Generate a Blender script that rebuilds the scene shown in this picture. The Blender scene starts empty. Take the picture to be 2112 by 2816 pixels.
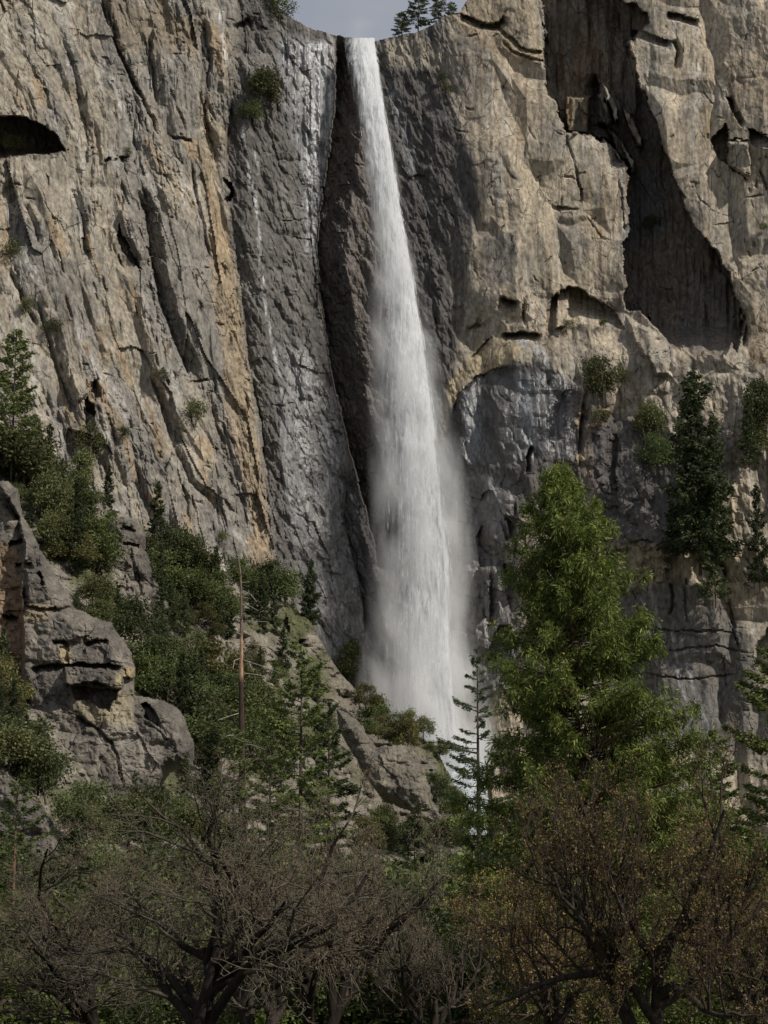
import bpy, math, random
import numpy as np
from mathutils import Vector

# ------------------------------------------------------------------ camera, light, exposure
SC = bpy.context.scene
COL = SC.collection
FPX = 1408 / math.tan(math.radians(12.5))      # focal length in photograph pixels
PITCH = math.radians(13.0)
CAMZ = 1.7
SUN_AZ, SUN_EL = 57.0, 43.0                      # to the right of "behind the camera", above the horizon

cam = bpy.data.cameras.new('camera'); camo = bpy.data.objects.new('camera', cam); COL.objects.link(camo)
camo.location = (0, 0, CAMZ); camo.rotation_euler = (math.radians(90) + PITCH, 0, 0)
cam.sensor_fit = 'VERTICAL'; cam.angle = math.radians(25.0); cam.clip_start = 0.5; cam.clip_end = 9000
SC.camera = camo

sunv = Vector((math.sin(math.radians(SUN_AZ)) * math.cos(math.radians(SUN_EL)),
               -math.cos(math.radians(SUN_AZ)) * math.cos(math.radians(SUN_EL)), math.sin(math.radians(SUN_EL))))
sl = bpy.data.lights.new('sun', 'SUN'); sl.energy = 4.0; sl.angle = math.radians(0.5); sl.color = (1.0, 0.94, 0.84)
so = bpy.data.objects.new('sun', sl); COL.objects.link(so)
so.rotation_euler = sunv.to_track_quat('Z', 'Y').to_euler(); so.location = (300, -200, 500)

W = bpy.data.worlds.new('World'); SC.world = W; W.use_nodes = True
nt = W.node_tree; nt.nodes.clear()
sky = nt.nodes.new('ShaderNodeTexSky'); sky.sky_type = 'NISHITA'; sky.sun_disc = False
sky.sun_elevation = math.radians(SUN_EL)
sky.sun_rotation = math.atan2(sunv.x, sunv.y)
tc = nt.nodes.new('ShaderNodeTexCoord')
mp = nt.nodes.new('ShaderNodeMapping'); mp.inputs['Scale'].default_value = (1, 1, 2.2)
cn = nt.nodes.new('ShaderNodeTexNoise'); cn.inputs['Scale'].default_value = 5.5; cn.inputs['Detail'].default_value = 7
cr = nt.nodes.new('ShaderNodeMapRange'); cr.inputs[1].default_value = .36; cr.inputs[2].default_value = .66
cr.inputs[3].default_value = .6; cr.inputs[4].default_value = .96
mx = nt.nodes.new('ShaderNodeMix'); mx.data_type = 'RGBA'; mx.inputs[7].default_value = (5.2, 5.35, 5.8, 1)
bg = nt.nodes.new('ShaderNodeBackground'); bg.inputs['Strength'].default_value = 0.078
wo = nt.nodes.new('ShaderNodeOutputWorld')
nt.links.new(tc.outputs['Generated'], mp.inputs[0]); nt.links.new(mp.outputs[0], cn.inputs['Vector'])
nt.links.new(cn.outputs[0], cr.inputs[0]); nt.links.new(cr.outputs[0], mx.inputs[0])
nt.links.new(sky.outputs[0], mx.inputs[6]); nt.links.new(mx.outputs[2], bg.inputs[0]); nt.links.new(bg.outputs[0], wo.inputs[0])

SC.view_settings.view_transform = 'Standard'; SC.view_settings.look = 'None'
SC.view_settings.exposure = 0.0; SC.view_settings.gamma = 1; SC.view_settings.use_curve_mapping = False
SC.render.engine = 'CYCLES'
SC.cycles.use_denoising = True
SC.cycles.max_bounces = 5; SC.cycles.diffuse_bounces = 2; SC.cycles.glossy_bounces = 2
SC.cycles.transparent_max_bounces = 8; SC.cycles.transmission_bounces = 3; SC.cycles.volume_bounces = 3
SC.cycles.volume_max_steps = 128

# ------------------------------------------------------------------ helpers
def P(u, v, Y):
    """Photograph pixel + distance along the view axis of the valley -> point in the place."""
    u = np.asarray(u, float); v = np.asarray(v, float); Y = np.asarray(Y, float)
    a = (u - 1056) / FPX; b = (1408 - v) / FPX
    dy = math.cos(PITCH) - b * math.sin(PITCH); dz = math.sin(PITCH) + b * math.cos(PITCH)
    t = Y / dy
    return np.stack([a * t, Y + 0 * t, CAMZ + dz * t], -1)

def mpp(Y): return Y / FPX                       # metres per photograph pixel

_rt = np.random.RandomState(5).rand(512, 512)
def vnoise(x, y, seed=0):
    x = x + seed * 17.31; y = y + seed * 9.77
    xi = np.floor(x).astype(int); yi = np.floor(y).astype(int)
    fx = x - xi; fy = y - yi; fx = fx * fx * (3 - 2 * fx); fy = fy * fy * (3 - 2 * fy)
    g = lambda i, j: _rt[(xi + i) & 511, (yi + j) & 511]
    return (g(0, 0) * (1 - fx) + g(1, 0) * fx) * (1 - fy) + (g(0, 1) * (1 - fx) + g(1, 1) * fx) * fy
def fbm(x, y, seed=0, o=4, g=.5):
    s = 0; a = 1; n = 0
    for k in range(o):
        s = s + a * (vnoise(x * 2 ** k, y * 2 ** k, seed + k * 3) - .5) * 2; n += a; a *= g
    return s / n                                  # about -1..1
def plates(U, V, su, sv, shear, seed, warp=.35):
    """Broken-rock facets: each cell of a jittered grid is a plane of its own. -> height -1..1, tilt term, edge distance, id noise"""
    x = (U - shear * V) / su; y = V / sv
    x = x + warp * fbm(U / (su * 1.3), V / (sv * .8), seed + 40, 3); y = y + warp * fbm(U / (su * 1.3) + 9, V / (sv * .8), seed + 41, 3)
    xi = np.floor(x).astype(int); yi = np.floor(y).astype(int)
    f1 = np.full(x.shape, 9.); f2 = np.full(x.shape, 9.); h = np.zeros(x.shape); q = np.zeros(x.shape)
    for i in (-1, 0, 1):
        for j in (-1, 0, 1):
            a = (xi + i + seed * 31) & 511; b = (yi + j + seed * 57) & 511
            cx = xi + i + .1 + .8 * _rt[a, b]; cy = yi + j + .1 + .8 * _rt[(a + 91) & 511, (b + 13) & 511]
            dx = x - cx; dy = y - cy; d = dx * dx + dy * dy
            hh = (_rt[(a + 7) & 511, (b + 211) & 511] - .5) * 2 + (_rt[(a + 33) & 511, b] - .5) * 1.6 * dx + (_rt[a, (b + 77) & 511] - .5) * 1.6 * dy
            n = d < f1
            f2 = np.where(n, f1, np.minimum(f2, d)); f1 = np.where(n, d, f1)
            h = np.where(n, hh, h); q = np.where(n, _rt[(a + 150) & 511, (b + 150) & 511], q)
    return h, np.sqrt(f2) - np.sqrt(f1), q

def facets(U, V, su, sv, shear, seed, warp=.16, tilt=1.0):
    """chiselled rock: tilted planes that meet in sharp creases, without steps"""
    x = (U - shear * V) / su + warp * fbm(U / su, V / sv, seed + 50, 3); y = V / sv + warp * fbm(U / su + 5, V / sv, seed + 51, 3)
    xi = np.floor(x).astype(int); yi = np.floor(y).astype(int); best = np.full(x.shape, -9.)
    for i in (-1, 0, 1):
        for j in (-1, 0, 1):
            a = (xi + i + seed * 37) & 511; b = (yi + j + seed * 71) & 511
            dx = x - (xi + i + .1 + .8 * _rt[a, b]); dy = y - (yi + j + .1 + .8 * _rt[(a + 91) & 511, (b + 13) & 511])
            h = (_rt[(a + 7) & 511, (b + 211) & 511] - .5) * .9 + tilt * ((_rt[(a + 33) & 511, b] - .5) * 2.4 * dx + (_rt[a, (b + 77) & 511] - .5) * 1.6 * dy) - 3.5 * np.maximum(np.maximum(np.abs(dx), np.abs(dy)) - .42, 0)
            best = np.maximum(best, h)
    return -best

def sd_line(pts, U, V):
    """Signed distance to a polyline (listed top to bottom: + is to its right; right to left: + is below) and place along it 0..1"""
    pts = np.array(pts, float); seg = np.diff(pts, axis=0); L = np.hypot(seg[:, 0], seg[:, 1]); tot = L.sum(); acc = 0
    best = np.full(U.shape, 1e9); sgn = np.zeros(U.shape); S = np.zeros(U.shape)
    for k in range(len(seg)):
        dx, dy = seg[k] / max(L[k], 1e-6); px = U - pts[k, 0]; py = V - pts[k, 1]
        t = np.clip(px * dx + py * dy, 0, L[k]); ex = px - t * dx; ey = py - t * dy; d = np.hypot(ex, ey)
        n = d < best
        best = np.where(n, d, best); sgn = np.where(n, np.sign(dy * px - dx * py), sgn); S = np.where(n, (acc + t) / tot, S); acc += L[k]
    return best * np.where(sgn == 0, 1, sgn), S
def inside(poly, U, V):
    """+distance inside, -distance outside"""
    poly = np.array(poly, float); n = len(poly); c = np.zeros(U.shape, bool); best = np.full(U.shape, 1e9)
    for i in range(n):
        x1, y1 = poly[i]; x2, y2 = poly[(i + 1) % n]
        if y1 != y2:
            cond = ((y1 > V) != (y2 > V)) & (U < (x2 - x1) * (V - y1) / (y2 - y1) + x1); c ^= cond
        dx, dy = x2 - x1, y2 - y1; L2 = dx * dx + dy * dy + 1e-9
        t = np.clip(((U - x1) * dx + (V - y1) * dy) / L2, 0, 1)
        best = np.minimum(best, np.hypot(U - x1 - t * dx, V - y1 - t * dy))
    return np.where(c, best, -best)
def sst(x, a, b):
    t = np.clip((x - a) / (b - a), 0, 1); return t * t * (3 - 2 * t)

class Relief:
    """A rock surface: distance Y and rock colour over a grid of sight lines; becomes one mesh."""
    def __init__(s, u0, u1, v0, v1, step, seed=0):
        s.us = np.arange(u0, u1, step); s.vs = np.arange(v0, v1, step); s.U, s.V = np.meshgrid(s.us, s.vs)
        s.Y = np.zeros(s.U.shape); s.C = np.zeros(s.U.shape + (3,)); s.wet = np.zeros(s.U.shape); s.step = step
        ja, _, jb = plates(s.U, s.V, 26, 34, .2, 90 + seed, .1); ka, _, kb = plates(s.U, s.V, 11, 13, .1, 92 + seed, .1)
        s.wu = s.U + 6 * (jb - .5) + 3 * (kb - .5) + 1.5 * fbm(s.U / 30, s.V / 30, 60 + seed, 2)
        s.wv = s.V + 5 * np.clip(ja, -1, 1) * .5 + 3 * np.clip(ka, -1, 1) * .5 + 1.5 * fbm(s.U / 30, s.V / 30, 70 + seed, 2)
    def box(s, pts, m):
        p = np.array(pts); a, b = p.min(0) - m, p.max(0) + m
        i0, i1 = np.searchsorted(s.vs, [a[1], b[1]]); j0, j1 = np.searchsorted(s.us, [a[0], b[0]])
        return (slice(i0, i1), slice(j0, j1))
    def scarp(s, pts, w, D, p=1.0, ends=.12):
        b = s.box(pts, w + 16)
        if s.U[b].size == 0: return
        d, S = sd_line(pts, s.wu[b], s.wv[b])
        tp = np.clip(np.minimum(S, 1 - S) / ends, 0, 1) if ends else 1
        f = sst(d, -3, 3) * np.where(d < w, (1 - np.clip(d / w, 0, 1)) ** p, 0) * D * tp
        s.Y[b] += f
    def crack(s, pts, w, D, ends=.15):
        b = s.box(pts, w + 16); d, S = sd_line(pts, s.wu[b], s.wv[b])
        s.Y[b] += D * np.clip(1 - np.abs(d) / w, 0, 1) * np.clip(np.minimum(S, 1 - S) / ends, 0, 1)
    def carve(s, poly, D, soft=4, fn=None, wob=3):
        b = s.box(poly, 34); U_, V_ = s.wu[b], s.wv[b]
        if wob: U_ = U_ + wob * fbm(s.U[b] / 34, s.V[b] / 48, 201, 4); V_ = V_ + wob * fbm(s.U[b] / 34, s.V[b] / 48, 205, 4)
        d = inside(poly, U_, V_); k = sst(d, 0, soft)
        s.Y[b] += D * k * (fn(s.U[b], s.V[b]) if fn else 1)
    def paint(s, poly, col, a=1., feather=12, wob=14, streak=0, seed=3):
        b = s.box(poly, feather + wob + 20)
        if s.U[b].size == 0: return
        U, V = s.U[b], s.V[b]
        d = inside(poly, U + wob * fbm(U / 40, V / 60, seed, 4), V + wob * fbm(U / 40, V / 60, seed + 5, 4))
        k = a * sst(d, -feather, feather)
        if streak: k = k * np.clip(.5 + streak * fbm(U / 9, V / 160, seed + 9, 3) * 1.6, 0, 1)
        s.C[b] += (np.array(col) - s.C[b]) * k[..., None]
    def line(s, pts, w, col, a=1., wet=0, brk=.5, seed=4):
        b = s.box(pts, w + 12); d, S = sd_line(pts, s.wu[b], s.wv[b])
        k = a * np.clip(1.4 - np.abs(d) / w, 0, 1) * np.clip(1 - brk + 1.6 * brk * fbm(s.U[b] / 6, s.V[b] / 22, seed, 3), 0, 1)
        s.C[b] += (np.array(col) - s.C[b]) * k[..., None]; s.wet[b] = np.maximum(s.wet[b], wet * k)
    def wetp(s, poly, a, feather=15):
        b = s.box(poly, 40); d = inside(poly, s.wu[b], s.wv[b])
        s.wet[b] = np.maximum(s.wet[b], a * sst(d, -feather, feather))
    def build(s, name, mat, keep=None, pts=None):
        p = P(s.U, s.V, s.Y) if pts is None else pts
        n, m = s.U.shape; idx = np.arange(n * m).reshape(n, m)
        q = np.stack([idx[:-1, :-1], idx[1:, :-1], idx[1:, 1:], idx[:-1, 1:]], -1)
        if keep is not None: q = q[keep[:-1, :-1] & keep[1:, :-1] & keep[1:, 1:] & keep[:-1, 1:]]
        q = q.reshape(-1, 4)
        used, inv = np.unique(q, return_inverse=True)
        return mesh_obj(name, p.reshape(-1, 3)[used], inv.reshape(-1, 4), mat, s.C.reshape(-1, 3)[used], smooth=False, extra=('wet', s.wet.reshape(-1)[used]))

def mesh_data(name, V, Fq, mat, C=None, smooth=False, extra=None):
    V = np.asarray(V, np.float32); Fq = np.asarray(Fq, np.int32); k = Fq.shape[1]
    me = bpy.data.meshes.new(name)
    me.vertices.add(len(V)); me.vertices.foreach_set('co', V.ravel())
    me.loops.add(Fq.size); me.loops.foreach_set('vertex_index', Fq.ravel())
    me.polygons.add(len(Fq)); me.polygons.foreach_set('loop_start', np.arange(0, Fq.size, k, dtype=np.int32))
    me.polygons.foreach_set('loop_total', np.full(len(Fq), k, np.int32))
    me.polygons.foreach_set('use_smooth', np.full(len(Fq), smooth, bool))
    me.update(calc_edges=True)
    if C is not None:
        a = me.color_attributes.new('tint', 'FLOAT_COLOR', 'POINT')
        C4 = np.ones((len(V), 4), np.float32); C4[:, :3] = C; a.data.foreach_set('color', C4.ravel())
    if extra is not None:
        a = me.attributes.new(extra[0], 'FLOAT', 'POINT'); a.data.foreach_set('value', np.asarray(extra[1], np.float32))
    me.materials.append(mat)
    return me
def link(name, me, parent=None, loc=None):
    o = bpy.data.objects.new(name, me); COL.objects.link(o)
    if parent is not None: o.parent = parent
    if loc is not None: o.location = loc
    return o
def mesh_obj(name, V, Fq, mat, C=None, smooth=False, extra=None, parent=None):
    return link(name, mesh_data(name, V, Fq, mat, C, smooth, extra), parent)
def tag(o, label=None, cat=None, group=None, kind=None):
    if label: o['label'] = label
    if cat: o['category'] = cat
    if group: o['group'] = group
    if kind: o['kind'] = kind
    return o
def empty(name, loc, rz=0, s=1):
    o = bpy.data.objects.new(name, None); COL.objects.link(o); o.location = loc; o.rotation_euler = (0, 0, rz); o.scale = (s, s, s) if not isinstance(s, tuple) else s
    o.empty_display_size = .5
    return o

# ------------------------------------------------------------------ materials
def newmat(name):
    m = bpy.data.materials.new(name); m.use_nodes = True; t = m.node_tree; t.nodes.clear(); return m, t
def nd(t, kind, **kw):
    n = t.nodes.new(kind)
    for k, v in kw.items():
        if isinstance(k, str) and hasattr(n, k): setattr(n, k, v)
    return n
def rock_mat(name, scale=1.0, bump=1.0):
    m, t = newmat(name); L = t.links.new
    at = nd(t, 'ShaderNodeAttribute', attribute_name='tint'); wt = nd(t, 'ShaderNodeAttribute', attribute_name='wet')
    ge = nd(t, 'ShaderNodeNewGeometry')
    mp = nd(t, 'ShaderNodeMapping'); mp.inputs['Scale'].default_value = (scale, scale, scale * .55); L(ge.outputs['Position'], mp.inputs[0])
    n1 = nd(t, 'ShaderNodeTexNoise'); n1.inputs['Scale'].default_value = .9; n1.inputs['Detail'].default_value = 8; n1.inputs['Roughness'].default_value = .62; L(mp.outputs[0], n1.inputs['Vector'])
    n2 = nd(t, 'ShaderNodeTexNoise'); n2.inputs['Scale'].default_value = .22; n2.inputs['Detail'].default_value = 9; n2.inputs['Roughness'].default_value = .7; L(mp.outputs[0], n2.inputs['Vector'])
    r1 = nd(t, 'ShaderNodeMapRange'); r1.inputs[1].default_value = .3; r1.inputs[2].default_value = .7; r1.inputs[3].default_value = .5; r1.inputs[4].default_value = 1.5; L(n1.outputs[0], r1.inputs[0])
    r2 = nd(t, 'ShaderNodeMapRange'); r2.inputs[1].default_value = .33; r2.inputs[2].default_value = .67; r2.inputs[3].default_value = .72; r2.inputs[4].default_value = 1.28; L(n2.outputs[0], r2.inputs[0])
    mu = nd(t, 'ShaderNodeMath', operation='MULTIPLY'); L(r1.outputs[0], mu.inputs[0]); L(r2.outputs[0], mu.inputs[1])
    vm = nd(t, 'ShaderNodeVectorMath', operation='SCALE'); L(at.outputs['Color'], vm.inputs[0]); L(mu.outputs[0], vm.inputs['Scale'])
    vo = nd(t, 'ShaderNodeTexVoronoi', feature='DISTANCE_TO_EDGE'); vo.inputs['Scale'].default_value = .2
    mp2 = nd(t, 'ShaderNodeMapping'); mp2.inputs['Scale'].default_value = (scale, scale, scale * .35); mp2.inputs['Rotation'].default_value = (0, .25, 0); L(ge.outputs['Position'], mp2.inputs[0])
    ad = nd(t, 'ShaderNodeVectorMath', operation='ADD'); L(mp2.outputs[0], ad.inputs[0])
    nw = nd(t, 'ShaderNodeVectorMath', operation='SCALE'); nw.inputs['Scale'].default_value = 1.5; L(n2.outputs['Color'], nw.inputs[0]); L(nw.outputs[0], ad.inputs[1])
    L(ad.outputs[0], vo.inputs['Vector'])
    rv = nd(t, 'ShaderNodeMapRange'); rv.inputs[1].default_value = 0; rv.inputs[2].default_value = .028; L(vo.outputs['Distance'], rv.inputs[0])
    b1 = nd(t, 'ShaderNodeBump'); b1.inputs['Strength'].default_value = .9; b1.inputs['Distance'].default_value = .42 * bump / scale; L(n1.outputs[0], b1.inputs['Height'])
    b2 = nd(t, 'ShaderNodeBump'); b2.inputs['Strength'].default_value = .1 * bump; b2.inputs['Distance'].default_value = .2 / scale; L(rv.outputs[0], b2.inputs['Height']); L(b1.outputs[0], b2.inputs['Normal'])
    gm = nd(t, 'ShaderNodeMath', operation='GREATER_THAN'); gm.inputs[1].default_value = .53; L(n2.outputs[0], gm.inputs[0])
    iv = nd(t, 'ShaderNodeMath', operation='SUBTRACT'); iv.inputs[0].default_value = 1; L(rv.outputs[0], iv.inputs[1])
    ck = nd(t, 'ShaderNodeMath', operation='MULTIPLY'); L(iv.outputs[0], ck.inputs[0]); L(gm.outputs[0], ck.inputs[1])
    cd = nd(t, 'ShaderNodeMix', data_type='RGBA'); cd.inputs[7].default_value = (.03, .027, .024, 1); L(ck.outputs[0], cd.inputs[0]); L(vm.outputs[0], cd.inputs[6])  # crack lines painted dark for the shade of their depth, and dirt
    rr = nd(t, 'ShaderNodeMapRange'); rr.inputs[3].default_value = .9; rr.inputs[4].default_value = .34; L(wt.outputs['Fac'], rr.inputs[0])
    sp = nd(t, 'ShaderNodeMapRange'); sp.inputs[3].default_value = .15; sp.inputs[4].default_value = .9; L(wt.outputs['Fac'], sp.inputs[0])
    bs = nd(t, 'ShaderNodeBsdfPrincipled'); L(cd.outputs[2], bs.inputs['Base Color']); L(rr.outputs[0], bs.inputs['Roughness']); L(sp.outputs[0], bs.inputs['Specular IOR Level'])
    L(b2.outputs[0], bs.inputs['Normal'])
    o = nd(t, 'ShaderNodeOutputMaterial'); L(bs.outputs[0], o.inputs[0]); return m
def leaf_mat(name, tr=.3, gain=1.0):
    m, t = newmat(name); L = t.links.new
    at = nd(t, 'ShaderNodeAttribute', attribute_name='tint'); oi = nd(t, 'ShaderNodeObjectInfo')
    r = nd(t, 'ShaderNodeMapRange'); r.inputs[3].default_value = .62 * gain; r.inputs[4].default_value = 1.42 * gain; L(oi.outputs['Random'], r.inputs[0])
    vm = nd(t, 'ShaderNodeVectorMath', operation='SCALE'); L(at.outputs['Color'], vm.inputs[0]); L(r.outputs[0], vm.inputs['Scale'])
    bs = nd(t, 'ShaderNodeBsdfPrincipled'); bs.inputs['Roughness'].default_value = .62; bs.inputs['Specular IOR Level'].default_value = .25; L(vm.outputs[0], bs.inputs['Base Color'])
    tl = nd(t, 'ShaderNodeBsdfTranslucent'); L(vm.outputs[0], tl.inputs[0])
    mx = nd(t, 'ShaderNodeMixShader'); mx.inputs[0].default_value = tr; L(bs.outputs[0], mx.inputs[1]); L(tl.outputs[0], mx.inputs[2])
    o = nd(t, 'ShaderNodeOutputMaterial'); L(mx.outputs[0], o.inputs[0]); return m
def bark_mat(name):
    m, t = newmat(name); L = t.links.new
    at = nd(t, 'ShaderNodeAttribute', attribute_name='tint'); tcn = nd(t, 'ShaderNodeTexCoord')
    mp = nd(t, 'ShaderNodeMapping'); mp.inputs['Scale'].default_value = (6, 6, 1.2); L(tcn.outputs['Object'], mp.inputs[0])
    n = nd(t, 'ShaderNodeTexNoise'); n.inputs['Scale'].default_value = 1.4; n.inputs['Detail'].default_value = 5; L(mp.outputs[0], n.inputs['Vector'])
    r = nd(t, 'ShaderNodeMapRange'); r.inputs[1].default_value = .3; r.inputs[2].default_value = .7; r.inputs[3].default_value = .55; r.inputs[4].default_value = 1.5; L(n.outputs[0], r.inputs[0])
    vm = nd(t, 'ShaderNodeVectorMath', operation='SCALE'); L(at.outputs['Color'], vm.inputs[0]); L(r.outputs[0], vm.inputs['Scale'])
    b = nd(t, 'ShaderNodeBump'); b.inputs['Strength'].default_value = .8; b.inputs['Distance'].default_value = .06; L(n.outputs[0], b.inputs['Height'])
    bs = nd(t, 'ShaderNodeBsdfPrincipled'); bs.inputs['Roughness'].default_value = .9; bs.inputs['Specular IOR Level'].default_value = .12; L(vm.outputs[0], bs.inputs['Base Color']); L(b.outputs[0], bs.inputs['Normal'])
    o = nd(t, 'ShaderNodeOutputMaterial'); L(bs.outputs[0], o.inputs[0]); return m
def plain_noise_mat(name, c1, c2, sc, rough=.9, bump=.3):
    m, t = newmat(name); L = t.links.new
    ge = nd(t, 'ShaderNodeNewGeometry'); n = nd(t, 'ShaderNodeTexNoise'); n.inputs['Scale'].default_value = sc; n.inputs['Detail'].default_value = 8; L(ge.outputs['Position'], n.inputs['Vector'])
    mx = nd(t, 'ShaderNodeMix', data_type='RGBA'); mx.inputs[6].default_value = c1 + (1,); mx.inputs[7].default_value = c2 + (1,)
    r = nd(t, 'ShaderNodeMapRange'); r.inputs[1].default_value = .35; r.inputs[2].default_value = .65; L(n.outputs[0], r.inputs[0]); L(r.outputs[0], mx.inputs[0])
    b = nd(t, 'ShaderNodeBump'); b.inputs['Strength'].default_value = bump; b.inputs['Distance'].default_value = 1 / sc * .4; L(n.outputs[0], b.inputs['Height'])
    bs = nd(t, 'ShaderNodeBsdfPrincipled'); bs.inputs['Roughness'].default_value = rough; L(mx.outputs[2], bs.inputs['Base Color']); L(b.outputs[0], bs.inputs['Normal'])
    o = nd(t, 'ShaderNodeOutputMaterial'); L(bs.outputs[0], o.inputs[0]); return m
M_ROCK = rock_mat('granite'); M_CRAG = rock_mat('weathered_granite', 1.5)
M_LEAF = leaf_mat('foliage'); M_CEDAR = leaf_mat('cedar_foliage', .34); M_DRY = leaf_mat('dry_leaves', .25)
M_BARK = bark_mat('bark')

# ------------------------------------------------------------------ the cliff
TAN = (.315, .275, .215); TAN2 = (.415, .345, .25); GRY = (.205, .19, .17); DGR = (.15, .14, .13); DRK = (.092, .086, .083); WETC = (.17, .168, .17)
ORA = (.31, .225, .135); ORA2 = (.30, .17, .08); PALE = (.43, .405, .365); BRN = (.15, .115, .085)
R = Relief(-200, 2310, -110, 2420, 3)
U, V = R.U, R.V
cu = [-240, 0, 300, 600, 750, 900, 1000, 1150, 1300, 1500, 1700, 1900, 2112, 2360]
cv = [-150, 200, 600, 1000, 1400, 1800, 2200]
ct = [[625, 632, 645, 664, 672, 684, 690, 690, 682, 678, 680, 672, 664, 655],
      [615, 622, 638, 655, 664, 676, 682, 682, 674, 668, 670, 662, 655, 645],
      [605, 612, 628, 648, 658, 668, 674, 674, 666, 662, 664, 655, 648, 640],
      [595, 602, 618, 638, 650, 662, 668, 668, 662, 658, 655, 648, 640, 632],
      [585, 592, 608, 630, 642, 656, 664, 664, 656, 648, 645, 640, 634, 626],
      [575, 582, 598, 620, 634, 650, 658, 656, 648, 640, 636, 632, 626, 620],
      [560, 570, 588, 610, 625, 640, 648, 646, 640, 630, 626, 622, 616, 610]]
def table(U, V):
    rows = np.array([np.interp(R.us, cu, r) for r in ct])
    k = np.ones(41) / 41
    rows = np.array([np.convolve(np.pad(r, 20, 'edge'), k, 'valid') for r in rows])
    out = np.empty(U.shape)
    for j in range(U.shape[1]): out[:, j] = np.interp(R.vs, cv, rows[:, j])
    return out
R.Y = table(U, V)
BOUND = [(660, -150), (655, 60), (640, 200), (628, 330), (622, 450), (634, 600), (660, 800), (680, 980), (712, 1150), (732, 1300), (748, 1420), (765, 1560), (800, 1700)]
bL = np.interp(V, [p[1] for p in BOUND], [p[0] for p in BOUND])
left = sst(bL - U, -20, 30)                                    # 1 on the broken tan wall
right = sst(U, 1180, 1320)
# broken facets
h1, e1, q1 = plates(U, V, 100, 330, .25, 1, .24); h2, e2, q2 = plates(U, V, 46, 150, .22, 2, .22); h3, e3, q3 = plates(U, V, 20, 58, .2, 3, .22); h4, e4, q4 = plates(U, V, 10, 24, .16, 4, .25)
lr = .3 + .7 * sst(fbm((U - .25 * V) / 120, V / 330, 7, 3), -.15, .3)          # smooth slabs between shattered bands
for sl_, am_ in (([(420, 560), (500, 560), (600, 760), (650, 1000), (560, 1050), (500, 1000), (440, 820)], .75), ([(210, 1020), (250, 1020), (250, 1080), (215, 1110)], .9), ([(40, 430), (180, 430), (190, 520), (110, 600), (60, 560)], .8), ([(310, 0), (440, 0), (500, 130), (420, 150), (340, 120)], .5)):
    lr = lr * (1 - am_ * sst(inside(sl_, U, V), -20, 30))
Uw = U + 75 * fbm(U / 260, V / 330, 61, 2); c1 = facets(Uw, V, 100, 270, .22, 1); c2 = facets(Uw, V, 46, 105, .2, 2); c3 = facets(Uw, V, 19, 40, .16, 3); c4 = facets(U, V, 9, 20, .15, 4)
R.Y += left * (h1 * 1.5 + c1 * 2.6 + (h2 * .5 + c2 * 1.7) * (.35 + .65 * lr) + (c3 * .85 + h3 * .22) * lr + c4 * .42 * lr)
g1, f1_, p1 = plates(U, V, 130, 170, .1, 11, .16); g2, f2_, p2 = plates(U, V, 55, 75, .15, 12, .16); g3, f3_, p3 = plates(U, V, 22, 30, .1, 13, .2)
rough = .05 + .45 * sst(fbm(U / 150, V / 150, 21, 3), .05, .4); rough = np.maximum(rough, .55 * sst(V, 680, 780) * (1 - sst(V, 1600, 1660))); rough = np.maximum(rough, .7 * sst(U, 1850, 1950) * (1 - sst(V, 180, 420))); rough = np.where((U > 1690) & (V > 1600), .22, rough)
d1 = facets(U, V, 150, 210, .1, 11); d2 = facets(U, V, 60, 80, .15, 12); d3 = facets(U, V, 24, 32, .12, 13); d4 = facets(U, V, 11, 14, .1, 14)
R.Y += right * (d1 * 3.4 + d2 * 1.1 * rough + d3 * .42 * rough + d4 * .16 * rough + g2 * .25 * rough) + right * 1.6 * fbm(U / 170, V / 260, 23, 4) + right * .22 * fbm(U / 16, V / 120, 25, 3)
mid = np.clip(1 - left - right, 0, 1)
k1, _, kq = plates(U, V, 60, 170, .2, 15, .2)
R.Y += mid * (k1 * .6 + facets(U, V, 62, 150, .2, 15) * 1.7 + facets(U, V, 24, 50, .5, 16) * .8 + c4 * .4)
lowr = sst(V, 930, 1060) * right                                  # lower right: more broken, columnar
R.Y += lowr * (c2 * .9 + d3 * .35) * (1 - .8 * ((U > 1690) & (V > 1600)))
R.Y -= .8 * fbm(U / 60, V / 100, 31, 5)
# --- large ribs and recesses
E1 = [(928, 95), (922, 300), (893, 480), (868, 680), (880, 800), (905, 980), (945, 1180), (1000, 1380), (1030, 1500), (1036, 1600)]
R.scarp(E1, 82, 13, 1.0, .05); R.scarp(E1, 170, 7, 1.0, .05)
R.scarp([(925, 1290), (950, 1340), (940, 1420), (965, 1520), (985, 1600), (1000, 1690), (1012, 1780)], 46, 9, .8)
R.scarp([(652, 60), (640, 200), (628, 330), (622, 450), (634, 600), (660, 800), (680, 980), (712, 1150), (732, 1300), (748, 1420), (765, 1560)], 60, 4.5, 1.6)
R.scarp([(378, 520), (397, 600), (414, 732), (446, 860), (484, 955), (528, 1060)], 44, 9.5, 1.0); R.scarp([(270, -20), (305, 95), (330, 165), (370, 240), (400, 300), (440, 390)], 14, 4); R.scarp([(560, 1050), (575, 1120), (598, 1200), (620, 1300), (650, 1400)], 16, 3.5); R.carve([(198, 1025), (245, 1020), (243, 1085), (215, 1108), (203, 1080)], -3, 5); R.carve([(228, 1100), (240, 1092), (262, 1110), (258, 1145), (240, 1135)], 6, 4); R.carve([(247, 1045), (262, 1045), (262, 1085), (248, 1080)], 4, 3); R.carve([(608, 490), (630, 498), (642, 520), (638, 548), (624, 562), (617, 548), (630, 526), (614, 506)], 7, 3)      # long shadowed gully
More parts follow.
